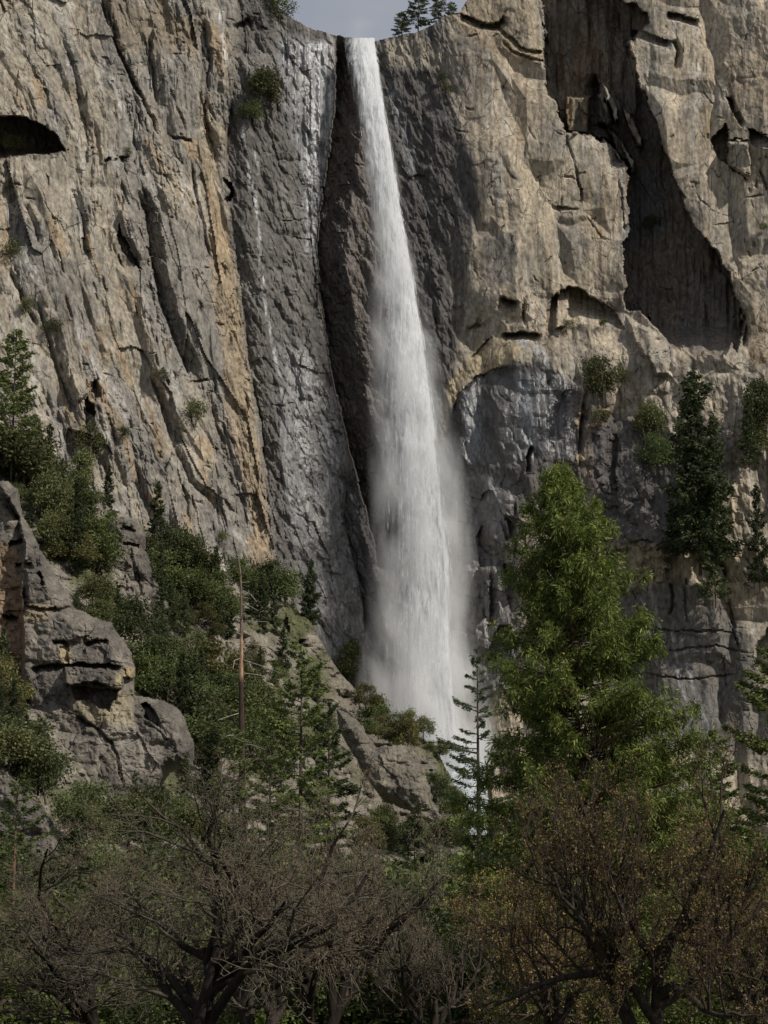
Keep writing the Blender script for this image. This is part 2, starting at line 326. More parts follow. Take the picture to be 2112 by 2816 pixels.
R.carve([(322, 602), (338, 640), (360, 690), (392, 745), (360, 725), (335, 690), (322, 650)], 6, 5); R.carve([(335, 560), (352, 585), (372, 600), (395, 700), (390, 720), (360, 680), (340, 620), (330, 590)], -3, 9)
R.scarp([(560, 60), (572, 170), (560, 300), (590, 430), (596, 470)], 12, 3)
R.scarp([(548, 250), (560, 330), (575, 420), (590, 455)], 13, 3)
R.scarp([(290, 0), (315, 110), (345, 190), (385, 280)], 16, 3.2)
R.scarp([(160, 90), (195, 180), (215, 290), (250, 430)], 16, 3.2)
R.scarp([(405, 100), (418, 200), (425, 290)], 14, 2.6)
R.scarp([(200, 520), (222, 600), (232, 720)], 20, 3.5)
R.scarp([(60, 560), (95, 620), (100, 680)], 18, 3)
R.scarp([(520, 440), (540, 560), (560, 650), (575, 720)], 12, 3)
R.scarp([(410, 1030), (440, 1120), (480, 1240), (520, 1330), (600, 1400)], 22, 4)
R.scarp([(255, 1040), (262, 1100)], 22, 6)
R.scarp([(230, 1120), (238, 1180)], 26, 6)
R.scarp([(100, 820), (135, 960), (185, 1100), (215, 1180)], 14, 2.6)
R.scarp([(20, 740), (60, 830), (95, 900)], 14, 3)
R.scarp([(690, 1030), (700, 1120), (720, 1240), (735, 1420), (745, 1500)], 14, 3.4)
R.scarp([(640, 70), (665, 60), (690, 45)][::-1], 34, 5, .7, .2)
R.scarp([(355, 430), (322, 434), (310, 446)], 16, 4, .8, .3)
R.scarp([(530, 385), (470, 372)], 12, 3, .8)
R.scarp([(575, 1044), (520, 1050)], 10, 3); R.scarp([(300, 430), (285, 440)], 14, 3)
# random slivers of shadow over the tan wall
rs = np.random.RandomState(8)
for _ in range(150):
    u = rs.uniform(0, 690); v = rs.uniform(0, 1450)
    l = rs.uniform(22, 95); sh = rs.uniform(.1, .42)
    R.scarp([(u, v), (u + sh * l * .5, v + l * .5), (u + sh * l + rs.uniform(-5, 5), v + l)], rs.uniform(4, 10), rs.uniform(.8, 2.4), 1, .3)
for _ in range(70):
    u = rs.uniform(0, 720); v = rs.uniform(0, 1500); l = rs.uniform(10, 34)
    R.scarp([(u + l, v + rs.uniform(-2, 8)), (u, v)], rs.uniform(4, 9), rs.uniform(.8, 2), 1, .3)
for _ in range(80):
    u = rs.uniform(740, 1000); v = rs.uniform(150, 1750); l = rs.uniform(15, 50); sh = rs.uniform(.0, .4)
    R.scarp([(u, v), (u + sh * l, v + l)] if rs.rand() < .6 else [(u + l, v + rs.uniform(0, 12)), (u, v)], rs.uniform(4, 8), rs.uniform(.6, 1.6), 1, .3)
for _ in range(150):
    u = rs.uniform(1190, 2110); v = rs.uniform(0, 1000) if rs.rand() < .75 else rs.uniform(1000, 1600); l = rs.uniform(14, 60)
    a = rs.uniform(0, math.pi) if rs.rand() < .5 else rs.normal(1.3, .25)
    dx, dy = math.cos(a) * l, math.sin(a) * l
    if dx > 0 and dy < abs(dx) * .6: u, v, dx, dy = u + dx, v + dy, -dx, -dy
    R.scarp([(u, v), (u + dx * .5 + rs.uniform(-5, 5), v + dy * .5 + rs.uniform(-5, 5)), (u + dx, v + dy)], rs.uniform(4, 8), rs.uniform(.5, 1.7), 1, .3)
# alcove of the upper left
ALC = [(0, 318), (60, 318), (110, 335), (160, 375), (186, 418), (120, 424), (60, 428), (0, 440), (-120, 450), (-120, 330)]
R.carve(ALC, 20, 4, lambda U, V: np.clip((470 - V) / 60, .2, 1), wob=8)
# great shaded recess of the right
E2 = [(1600, -130), (1695, -12), (1750, 14), (1784, 38), (1788, 72), (1748, 95), (1733, 122), (1737, 155), (1760, 227), (1784, 292), (1817, 356), (1845, 450), (1885, 567), (1906, 628), (1966, 689), (2007, 749), (2022, 800), (2045, 850), (2050, 900), (2030, 975)]
REC = E2 + [(2005, 950), (1975, 990), (1940, 968), (1912, 985), (1885, 955), (1850, 960), (1830, 930), (1800, 890), (1760, 860), (1722, 850), (1716, 760), (1715, 700), (1728, 610), (1732, 506), (1740, 482), (1722, 448), (1668, 390), (1618, 372), (1553, 367), (1537, 290), (1513, 255), (1493, 182), (1501, 85), (1489, 0), (1480, -130)]
b_REC = R.box(REC, 34)
R.carve(REC, 27, 4, lambda U, V: (1 - .10 * fbm(U / 80, V / 200, 44, 3)) * np.clip((1010 - V) / 110, .12, 1) - .10 * fbm(U / 20, V / 260, 47, 3) - .05 * q2[b_REC], wob=15)
R.carve([(1551, 262), (1625, 262), (1622, 372), (1556, 366)], -14, 8)                                # lit brown slab low in the recess
R.scarp([(1640, 200), (1665, 330), (1700, 430), (1725, 470)][::-1], 60, 10, 1.2)                    # fluted inner rib
R.carve([(1650, 220), (1672, 240), (1700, 300), (1703, 330), (1690, 338), (1676, 300), (1664, 262)], -21, 5); R.carve([(1640, 250), (1668, 262), (1690, 335), (1672, 350), (1640, 335)], -10, 12)
R.carve([(1708, 285), (1735, 310), (1765, 370), (1768, 405), (1752, 400), (1728, 350)], -24, 5)
R.carve([(1640, 348), (1690, 352), (1720, 400), (1752, 440), (1742, 480), (1722, 448), (1668, 390), (1620, 368)], -6, 6); R.carve([(1704, 385), (1716, 392), (1734, 420), (1752, 438), (1750, 470), (1740, 480), (1724, 446)], -16, 4)
R.carve([(1718, 860), (1745, 880), (1790, 900), (1830, 980), (1855, 1040), (1800, 1040), (1770, 985), (1735, 930)], -5, 14)
R.scarp([(2045, 850), (2052, 900), (2040, 960)], 14, 5)
# slab edges and cracks of the right wall
R.scarp([(1575, 445), (1582, 475), (1592, 510), (1596, 565)], 9, 3.2, .7, .3)
R.scarp([(1596, 574), (1560, 572), (1510, 562)], 13, 3, .8, .35)
R.scarp([(1553, 367), (1560, 400), (1575, 440)], 6, 2); R.crack([(1590, 478), (1612, 472)], 4, 1)
R.scarp([(1604, 590), (1630, 622), (1650, 655), (1688, 668)], 6, 1.6, 1, .35)
R.scarp([(1700, 490), (1712, 560), (1715, 640)], 6, 2)
R.scarp([(1385, 40), (1372, 64), (1330, 62), (1262, 40)], 24, 6, .8); R.scarp([(1500, 168), (1440, 150), (1405, 138), (1385, 110)], 9, 2.5)
R.scarp([(1510, 150), (1440, 130), (1400, 100), (1375, 75), (1300, 65)], 14, 3.5)
# right edge overhangs and blocks
R.scarp([(1925, 52), (1890, 45), (1835, 34)], 22, 6, .6, .1); R.scarp([(1850, 115), (1800, 100), (1740, 78)], 22, 6, .6)
R.scarp([(1845, 110), (1860, 140), (1850, 190)], 20, 5); R.scarp([(2000, 265), (2020, 320), (2040, 350)], 18, 7, .6)
R.carve([(1994, 335), (2002, 345), (2004, 440), (2000, 456), (1972, 425), (1960, 385), (1975, 360)], 10, 3, wob=8)
R.carve([(2002, 385), (2060, 385), (2066, 480), (2045, 478), (2005, 452)], -4, 4)
R.scarp([(2062, 385), (2002, 382)], 10, 4, .6, .1)
R.carve([(2052, 345), (2112, 375), (2160, 380), (2160, 415), (2075, 405)], 9, 3, lambda U, V: np.clip((420 - V) / 60, .2, 1), wob=9)
R.scarp([(2060, 495), (2005, 455)], 6, 3); R.scarp([(2085, 470), (2105, 520), (2112, 530)], 10, 3)
# arches above the ledge
AR = [(1505, 850), (1512, 825), (1540, 800), (1565, 786), (1610, 796), (1650, 826), (1690, 850), (1712, 880), (1722, 905), (1690, 905), (1640, 893), (1600, 885), (1570, 905), (1530, 915), (1500, 905)]
R.carve(AR, 10, 4, lambda U, V: np.clip((925 - V) / 110, .1, 1), wob=9)
R.carve([(1530, 800), (1568, 790), (1560, 900), (1525, 905)], -5, 6)
R.scarp([(1434, 828), (1404, 822), (1372, 812)], 42, 7, 1, .18)
R.scarp([(1442, 812), (1436, 860), (1440, 905)], 12, 4, 1, .4)
R.scarp([(1488, 922), (1440, 912), (1380, 917)], 24, 8, .8, .12)
R.scarp([(1335, 888), (1310, 893), (1285, 908)], 22, 4, 1, .3); R.scarp([(1350, 925), (1320, 960), (1290, 985)], 8, 3)
# ledge shelf: below it the rock comes forward
R.Y -= sst(V, 900, 1000) * sst(U, 1250, 1420) * 6 * (1 - sst(V, 1450, 1700))
ARCH = [(1222, 1180), (1238, 1120), (1262, 1070), (1310, 1030), (1370, 1010), (1440, 1000), (1500, 1010), (1560, 1040), (1600, 1080), (1612, 1140), (1580, 1220), (1560, 1290), (1470, 1300), (1330, 1290), (1240, 1280)]
R.scarp([(1400, 1005), (1310, 1035), (1262, 1085), (1240, 1150)], 9, 2, 1)
R.scarp([(1612, 1060), (1604, 1110), (1592, 1190), (1588, 1300)], 18, 5, 1, .4)
R.scarp([(1462, 1226), (1448, 1260), (1446, 1300)], 14, 5, .8)
R.scarp([(1700, 1190), (1692, 1300), (1700, 1420)][::-1], 40, 3); R.scarp([(1870, 1500), (1780, 1486), (1710, 1496)], 14, 2, 1, .4)
R.scarp([(1930, 1430), (1950, 1500), (2000, 1600)], 20, 5); R.scarp([(1840, 1600), (1846, 1640), (1838, 1690)], 9, 3)
R.scarp([(2000, 1640), (2010, 1700), (2030, 1790)], 8, 2.5)
R.carve([(2075, 1780), (2112, 1720), (2200, 1740), (2200, 2050), (2060, 2050), (2068, 1900)], 6, 10, wob=14)
# broken wet rock right of the foot of the fall
R.Y += 2.2 * g2 * sst(V, 1280, 1400) * sst(1700 - U, 0, 200) * sst(U, 1200, 1260) * (1 - sst(V, 1900, 2000))
for pts in ([(1330, 1430), (1312, 1480), (1318, 1530)], [(1310, 1560), (1290, 1640), (1300, 1700)], [(1390, 1420), (1405, 1480)], [(1345, 1560), (1350, 1650), (1340, 1740)]):
    R.scarp(pts, 22, 4.5, 1, .35)
# cracks of the lower right wall
for pts in ([(1700, 1725), (1850, 1735), (2040, 1738)], [(1700, 1780), (1830, 1790), (1960, 1775), (2070, 1800)], [(1760, 1850), (1900, 1870), (2040, 1850)], [(1880, 1600), (1890, 1720)], [(1990, 1800), (2000, 1900)]):
    R.crack(pts, 4, 1.3)
for _ in range(60):
    u = rs.uniform(1690, 2060); v = rs.uniform(1620, 2050); l = rs.uniform(20, 70)
    R.scarp([(u + l, v + rs.uniform(-8, 8)), (u, v)] if rs.rand() < .55 else [(u, v), (u + rs.uniform(-6, 6), v + l)], 5, rs.uniform(.4, 1.1), 1, .3)

for _ in range(0):
    Yp = np.pad(R.Y, 1, 'edge'); R.Y = (Yp[1:-1, 1:-1] * 4 + (Yp[:-2, 1:-1] + Yp[2:, 1:-1] + Yp[1:-1, :-2] + Yp[1:-1, 2:]) * 2 + Yp[:-2, :-2] + Yp[2:, 2:] + Yp[:-2, 2:] + Yp[2:, :-2]) / 16
# --- rock colours
def mixc(a, b, k): return np.array(a) * (1 - k[..., None]) + np.array(b) * k[..., None]
n1 = fbm((U - .27 * V) / 70, V / 260, 81, 5); n2 = fbm(U / 30, V / 50, 85, 4)
cl = mixc(TAN, GRY, sst(n1 + .3 * n2, -.18, .28)); cl = mixc(cl * 0 + cl, PALE, sst(fbm((U - .27 * V) / 22, V / 110, 91, 4), .18, .5) * .65) if False else cl
k = sst(fbm((U - .27 * V) / 22, V / 110, 91, 4), .15, .5) * .55; cl = cl + (np.array(PALE) - cl) * k[..., None]; k = sst(fbm(U / 8, V / 20, 141, 3), .15, .5) * .45; cl = cl + (np.array(DGR) - cl) * k[..., None]
k = sst(fbm((U - .27 * V) / 28, V / 140, 95, 4), .22, .5) * .7; cl = cl + (np.array(ORA) - cl) * k[..., None]
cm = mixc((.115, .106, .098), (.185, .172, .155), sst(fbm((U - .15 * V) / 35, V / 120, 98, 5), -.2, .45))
crr = mixc(TAN2, TAN, sst(fbm(U / 90, V / 120, 101, 4), -.3, .3)); k = sst(fbm(U / 60, V / 90, 105, 5), .12, .45) * .6; crr = crr + (np.array(GRY) - crr) * k[..., None]; k = sst(fbm(U / 9, V / 210, 108, 3) + .35 * fbm(U / 120, V / 120, 109, 2), .12, .5) * .7; crr = crr + (np.array(BRN) * 1.2 - crr) * k[..., None]; k = sst(fbm(U / 7, V / 190, 111, 3) + .3 * fbm(U / 90, V / 120, 112, 2), .25, .6) * .5; crr = crr + (np.array(PALE) - crr) * k[..., None]
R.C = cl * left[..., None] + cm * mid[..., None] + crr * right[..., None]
R.C *= (.92 + .16 * np.where(left[...] > .5, q2, p2))[..., None]
R.paint([(330, 620), (420, 560), (560, 640), (660, 900), (690, 1100), (560, 1080), (470, 1000), (380, 780)], GRY, .75, 30)
R.paint([(420, 200), (520, 160), (560, 300), (570, 500), (480, 470), (430, 330)], GRY, .7, 20)
R.paint([(285, 0), (400, 0), (560, 60), (540, 130), (400, 130), (330, 150)], (.22, .18, .13), .8, 16)
R.paint([(120, 720), (225, 700), (240, 880), (150, 900)], DGR, .7, 20)
R.paint([(555, 270), (585, 330), (600, 480), (640, 700), (680, 1000), (735, 1400), (750, 1540), (710, 1500), (630, 1180), (600, 900), (560, 560)], (.34, .25, .145), .6, 12, 10)
R.paint([(500, 380), (545, 385), (560, 450), (520, 440)], ORA, .8, 8)
R.paint([(0, 420), (180, 425), (200, 560), (90, 620), (0, 560)], TAN, .7, 15)
R.paint(ALC, BRN, .75, 6, 4)  # alcove's shade also painted in, as a darker brown
R.paint([(690, 420), (790, 300), (880, 480), (865, 700), (890, 900), (820, 950), (720, 900), (700, 600)], DGR, .6, 22)
R.paint([(760, 90), (930, 110), (925, 300), (893, 480), (868, 700), (840, 700), (830, 480), (780, 330)], WETC, .9, 10, 6)
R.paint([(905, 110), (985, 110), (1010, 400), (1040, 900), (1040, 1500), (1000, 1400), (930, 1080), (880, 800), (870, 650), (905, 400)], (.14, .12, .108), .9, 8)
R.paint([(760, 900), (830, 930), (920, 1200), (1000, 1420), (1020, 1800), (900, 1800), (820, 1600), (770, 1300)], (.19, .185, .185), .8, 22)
R.wetp([(765, 110), (930, 110), (900, 460), (870, 720), (835, 700), (820, 400)], .9)
R.wetp([(780, 960), (860, 960), (960, 1200), (1010, 1500), (1010, 1850), (930, 1850), (840, 1500)], .8)
# stained rock right of the fall
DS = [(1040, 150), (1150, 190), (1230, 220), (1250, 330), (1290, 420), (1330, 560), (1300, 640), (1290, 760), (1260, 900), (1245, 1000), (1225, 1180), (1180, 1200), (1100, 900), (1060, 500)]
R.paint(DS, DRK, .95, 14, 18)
R.paint([(1050, 110), (1130, 90), (1220, 130), (1240, 190), (1160, 190), (1060, 180)], TAN, .7, 12)
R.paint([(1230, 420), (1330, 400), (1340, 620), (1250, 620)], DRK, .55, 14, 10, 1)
R.paint([(1240, 640), (1340, 600), (1430, 700), (1400, 800), (1270, 900), (1230, 860)], TAN, .5, 10, 10, 1)
R.paint([(1330, 650), (1420, 640), (1400, 790), (1340, 770)], DGR, .7, 10)
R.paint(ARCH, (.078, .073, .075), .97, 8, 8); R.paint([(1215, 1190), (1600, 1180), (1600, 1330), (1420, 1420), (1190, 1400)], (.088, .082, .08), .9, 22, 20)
R.paint([(1270, 1080), (1320, 1060), (1340, 1260), (1290, 1270)], (.16, .17, .185), .8, 12, 6, 1)
R.paint([(1410, 1030), (1450, 1030), (1480, 1220), (1440, 1250)], (.19, .2, .21), .9, 10, 5)
R.paint([(1465, 1030), (1500, 1030), (1535, 1200), (1540, 1240), (1500, 1240)], (.26, .265, .27), .95, 6, 5, 1)
R.wetp([(1260, 1040), (1560, 1020), (1600, 1260), (1260, 1290)], .85)
R.paint([(1225, 1190), (1240, 1120), (1300, 1040), (1400, 1000), (1440, 960), (1380, 930), (1290, 980), (1230, 1060)], (.37, .30, .185), .85, 7, 6)
R.paint([(1570, 1080), (1680, 1080), (1700, 1300), (1660, 1500), (1620, 1330), (1590, 1320)], (.16, .13, .11), .9, 14)
for _ in range(26):
    u = rs.uniform(1585, 1690); v = rs.uniform(1090, 1500); r = rs.uniform(5, 13)
    pl = [(u + r * math.cos(a) * rs.uniform(.6, 1.3), v + r * math.sin(a) * rs.uniform(.6, 1.3)) for a in np.linspace(0, 6.28, 7)[:-1]]
    R.paint(pl, (.34, .25, .15), .85, 3, 3); R.carve(pl, -1.1, 3)
R.paint([(1620, 1200), (1700, 1140), (1860, 1200), (1890, 1420), (1850, 1500), (1700, 1500), (1640, 1420)], (.085, .08, .085), .85, 16)  # tree shadow on the ledge wall, painted into the rock colour
R.paint([(1660, 1500), (1720, 1480), (1860, 1500), (1870, 1560), (1760, 1590), (1680, 1620)], (.185, .15, .08), .6, 14, 18)
for _ in range(40):
    u = rs.uniform(1670, 1850); v = rs.uniform(1490, 1600); r = rs.uniform(6, 15)
    pl = [(u + 1.5 * r * math.cos(a) * rs.uniform(.6, 1.3), v + r * math.sin(a) * rs.uniform(.6, 1.3)) for a in np.linspace(0, 6.28, 7)[:-1]]
    R.carve(pl, -1.5, 4)
R.paint([(1680, 1640), (1760, 1600), (1900, 1600), (2000, 1660), (2070, 1750), (2060, 2060), (1680, 2080)], (.135, .124, .112), .93, 18)
R.paint([(1780, 1900), (1960, 1900), (1950, 2060), (1780, 2060)], (.15, .145, .145), .7, 30)
R.paint([(1000, 1280), (1240, 1280), (1420, 1320), (1420, 1900), (1200, 2000), (1000, 1900)], (.135, .125, .12), .9, 25)
R.paint([(1250, 1290), (1340, 1300), (1400, 1440), (1340, 1470), (1270, 1400)], (.25, .245, .25), .6, 14, 12)
R.wetp([(1240, 1290), (1420, 1320), (1420, 1900), (1230, 1900)], .7)
# recess interior: painted darker to deepen its shade
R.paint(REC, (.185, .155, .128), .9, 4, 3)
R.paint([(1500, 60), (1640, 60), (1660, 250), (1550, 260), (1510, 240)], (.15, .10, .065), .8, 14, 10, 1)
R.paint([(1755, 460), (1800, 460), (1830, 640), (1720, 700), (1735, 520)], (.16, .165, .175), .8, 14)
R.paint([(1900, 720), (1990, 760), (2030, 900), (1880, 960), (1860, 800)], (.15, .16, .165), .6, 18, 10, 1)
R.paint([(1650, 220), (1672, 240), (1706, 300), (1700, 350), (1640, 335)], PALE, .7, 6)  # sunlit flute inside the recess, its light painted pale
# streaks: ochre and pale
for (a, b, c, d, col, al) in ((1415, 160, 1450, 400, ORA, .8), (1550, 262, 1620, 368, (.27, .2, .11), .9), (1600, 470, 1690, 660, ORA, .6), (1640, 150, 1690, 260, ORA2, .5), (1905, 290, 1955, 395, (.30, .235, .14), .8),
                              (1890, 180, 1930, 400, PALE, .6), (1960, 260, 2000, 400, PALE, .5), (1380, 140, 1470, 330, TAN2, .5), (2060, 60, 2112, 300, ORA, .4), (1250, 520, 1300, 780, DRK, .6), (1590, 100, 1640, 260, ORA2, .7),
                              (2060, 780, 2112, 1000, ORA, .7)):
    R.paint([(a, b), (c, b), (c, d), (a, d)], col, al, 10, 10, 1, seed=int(a) % 37)
R.paint([(1260, 0), (1470, 0), (1500, 150), (1400, 140), (1330, 70)], (.32, .26, .17), .7, 14)
R.paint([(1240, 40), (1300, 60), (1380, 110), (1470, 140), (1500, 180), (1380, 160), (1280, 100)], ORA, .5, 8)
# vertical pale/dark drip texture on the wet left wall; pale streaks paint in its glisten
b = R.box([(765, 110), (935, 720)], 0); kk = sst(fbm(R.U[b] / 7, R.V[b] / 150, 130, 3), -.1, .45); m_ = sst(inside([(765, 110), (925, 115), (920, 330), (885, 500), (865, 700), (845, 700), (830, 480), (770, 300)], R.U[b], R.V[b]), 0, 12)
R.C[b] += (np.array((.43, .435, .45)) - R.C[b]) * (kk * m_ * .8)[..., None]; R.Y[b] += (fbm(R.U[b] / 9, R.V[b] / 170, 131, 2) * 1.1) * m_
# thin trickles
WT = (.62, .62, .64)
R.line([(600, 30), (615, 110), (622, 170)], 5, WT, .7, .6); R.line([(665, 350), (680, 440), (683, 480), (700, 560), (708, 620), (716, 690), (722, 780), (735, 870), (752, 950), (770, 1040), (790, 1140)], 4, WT, .75, .8, .62)
R.line([(683, 470), (702, 560), (706, 600)], 9, WT, .7, .8, .65); R.line([(700, 420), (712, 480)], 3, WT, .6, .6)
R.line([(780, 1130), (795, 1300), (815, 1430)], 16, (.32, .32, .34), .7, .8, .6); R.line([(850, 1040), (900, 1160), (930, 1300)], 14, (.3, .3, .32), .6, .8, .6)
for pts in ([(1762, 1640), (1780, 1700), (1795, 1790)], [(1790, 1610), (1806, 1700), (1812, 1740)], [(1845, 1740), (1862, 1840), (1885, 1925)], [(1880, 1790), (1900, 1870), (1915, 1950)], [(1815, 1880), (1822, 1960)], [(1930, 1950), (1950, 2020)]):
    R.line(pts, 4.5, (.42, .42, .44), .75, .5, .45)
R.line([(1440, 940), (1480, 960), (1500, 1000)], 18, (.42, .42, .43), .8, .7, .5)
R.line([(1080, 250), (1095, 330), (1120, 400), (1130, 470)], 18, (.3, .31, .33), .6, .7, .6)
R.C = R.C * .78 + R.C.mean(-1, keepdims=True) * .10; R.C = np.clip(R.C, .02, .8)
SB = [(-240, 1010), (0, 1190), (150, 1275), (300, 1390), (420, 1460), (560, 1550), (700, 1600), (850, 1700), (900, 1790), (940, 1855), (980, 1895), (1050, 1955), (1120, 1995), (1190, 2045), (1240, 2130), (1290, 2250), (1400, 2360), (2400, 2360)]
def slopeB(u): return np.interp(u, [p[0] for p in SB], [p[1] for p in SB])
# skyline: above it the plateau runs back
top = np.interp(R.us, [-240, 700, 751, 796, 859, 942, 1031, 1056, 1139, 1190, 1215, 1262, 1276, 1290, 2400], [-300, -300, 0, 45, 80, 99, 111, 105, 89, 68, 45, 36, 12, -8, -400])
top = top + 4 * fbm(R.us / 14, R.us * 0, 3, 3)
TT = np.broadcast_to(top, U.shape); over = np.maximum(TT - V, 0)
Vc = np.maximum(V, TT)
for j in np.nonzero(top > R.vs[0])[0]:                         # the rim keeps the depth it has at the lip
    i = int(np.searchsorted(R.vs, top[j])); R.Y[:i, j] = R.Y[i, j]
pts = P(U, Vc, R.Y); pts[..., 1] += over * .9; pts[..., 2] -= over * .04
CL_Y = R.Y.copy()
def cliffY(u, v):
    i = int(np.clip(round((v - R.vs[0]) / 3), 0, len(R.vs) - 1)); j = int(np.clip(round((u - R.us[0]) / 3), 0, len(R.us) - 1)); return float(CL_Y[i, j])
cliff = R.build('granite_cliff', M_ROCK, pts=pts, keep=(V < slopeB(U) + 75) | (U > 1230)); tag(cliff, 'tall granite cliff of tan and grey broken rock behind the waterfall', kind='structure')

# ------------------------------------------------------------------ slope below the cliff
S = Relief(-200, 1420, 960, 2560, 4.6, 7)
h1, e1, q1 = plates(S.U, S.V, 110, 80, 0, 21); h2, e2, q2 = plates(S.U, S.V, 42, 36, .3, 22); h3, e3, q3 = plates(S.U, S.V, 16, 13, .2, 23)
def slopeY0(u, v): return np.interp(u, [-240, 300, 700, 1000, 1420], [560, 575, 590, 600, 560]) - .17 * np.maximum(v - slopeB(u), 0)
S.Y = slopeY0(S.U, S.V) + h1 * 1.5 + facets(S.U, S.V, 90, 60, .2, 21) * 4 + facets(S.U, S.V, 36, 26, .2, 22) * 2 + facets(S.U, S.V, 14, 10, .2, 23) * .9 + 5 * fbm(S.U / 130, S.V / 100, 24, 4)
for _ in range(200):
    u = rs.uniform(300, 1300); v = rs.uniform(1500, 2250); l = rs.uniform(12, 40)
    S.scarp([(u + l, v + rs.uniform(-4, 10)), (u, v)], rs.uniform(5, 9), rs.uniform(1, 3), 1, .3)
kg = sst(fbm(S.U / 60, S.V / 45, 27, 5) - .1 * 0, -.1, .3)
S.C = mixc((.19, .17, .14), (.075, .08, .035), kg * .9) * (.8 + .4 * q3)[..., None]
S.paint([(900, 1800), (980, 1900), (1120, 2000), (1200, 2120), (1200, 2250), (1050, 2240), (960, 2100), (900, 1960)], (.165, .145, .115), .8, 20)
S.paint([(1180, 2080), (1290, 2230), (1290, 2330), (1180, 2250)], (.15, .14, .13), .8, 12)
S.C *= .95
sb = slopeB(S.U) + 6 * fbm(S.U / 18, S.U * 0, 28, 3)
ov = np.maximum(sb - S.V, 0); sp = P(S.U, np.maximum(S.V, sb), np.where(ov > 0, slopeY0(S.U, sb), S.Y)); sp[..., 1] += ov * 2.2; sp[..., 2] -= ov * .1
talus = S.build('talus_slope', M_CRAG, keep=(ov < 60), pts=sp); tag(talus, 'steep brushy talus slope climbing from the valley to the tan wall', kind='structure')

# ------------------------------------------------------------------ valley floor
xs = np.concatenate([np.linspace(-1500, -160, 12)[:-1], np.linspace(-160, 160, 90), np.linspace(160, 1500, 12)[1:]])
ys = np.concatenate([np.linspace(-400, 40, 10)[:-1], np.linspace(40, 480, 120), np.linspace(480, 760, 12)[1:]])
GX, GY = np.meshgrid(xs, ys)
def groundz(x, y):
    return np.interp(y, [-400, 150, 250, 350, 450, 560, 700], [0, 0, 6, 18, 30, 48, 62]) + 1.2 * fbm(np.asarray(x) / 25., np.asarray(y) / 25., 7, 4) * np.clip((np.asarray(y) - 60) / 90., .1, 1)
GZ = groundz(GX, GY); n, m = GX.shape; idx = np.arange(n * m).reshape(n, m)
q = np.stack([idx[:-1, :-1], idx[:-1, 1:], idx[1:, 1:], idx[1:, :-1]], -1).reshape(-1, 4)
g = mesh_obj('ground', np.stack([GX, GY, GZ], -1).reshape(-1, 3), q, plain_noise_mat('leaf_litter', (.05, .045, .025), (.07, .085, .03), .5), smooth=True); tag(g, kind='structure')

# ------------------------------------------------------------------ crags (rounded rock masses standing out of the slope)
def crag(name, poly, Y0, R_, seed, label, cat, feats, colfn, step=3):
    p = np.array(poly); r = Relief(p[:, 0].min() - 12, p[:, 0].max() + 12, p[:, 1].min() - 12, p[:, 1].max() + 12, step, seed)
    d = inside(poly, r.U + 5 * fbm(r.U / 22, r.V / 22, seed, 3), r.V + 5 * fbm(r.U / 22, r.V / 22, seed + 2, 3))
    a, _, q1 = plates(r.U, r.V, 95, 80, .1, seed + 5); b_, _, q2 = plates(r.U, r.V, 36, 30, .1, seed + 6); c, _, q3 = plates(r.U, r.V, 13, 12, 0, seed + 7)
    t = np.clip(d / 46, 0, 1)
    r.Y = Y0 + R_ * (1 - np.sqrt(1 - (1 - t) ** 2)) - .035 * (r.V - p[:, 1].mean()) + a * .6 + b_ * .12 + facets(r.U, r.V, 90, 70, .1, seed + 5) * 1.5 + facets(r.U, r.V, 34, 28, .1, seed + 6) * .6 + facets(r.U, r.V, 13, 11, .1, seed + 7) * .22 + 1.1 * fbm(r.U / 50, r.V / 50, seed, 4)
    r.C = colfn(r, q2); feats(r); r.C = np.clip(r.C, .01, .8)
    o = r.build(name, M_CRAG, keep=d > -2); tag(o, label, cat); return o, r
def col_main(r, q):
    k = sst(fbm(r.U / 60, r.V / 45, 33, 5), -.2, .35); return mixc((.098, .088, .077), (.16, .143, .12), k) * (.88 + .24 * q)[..., None]
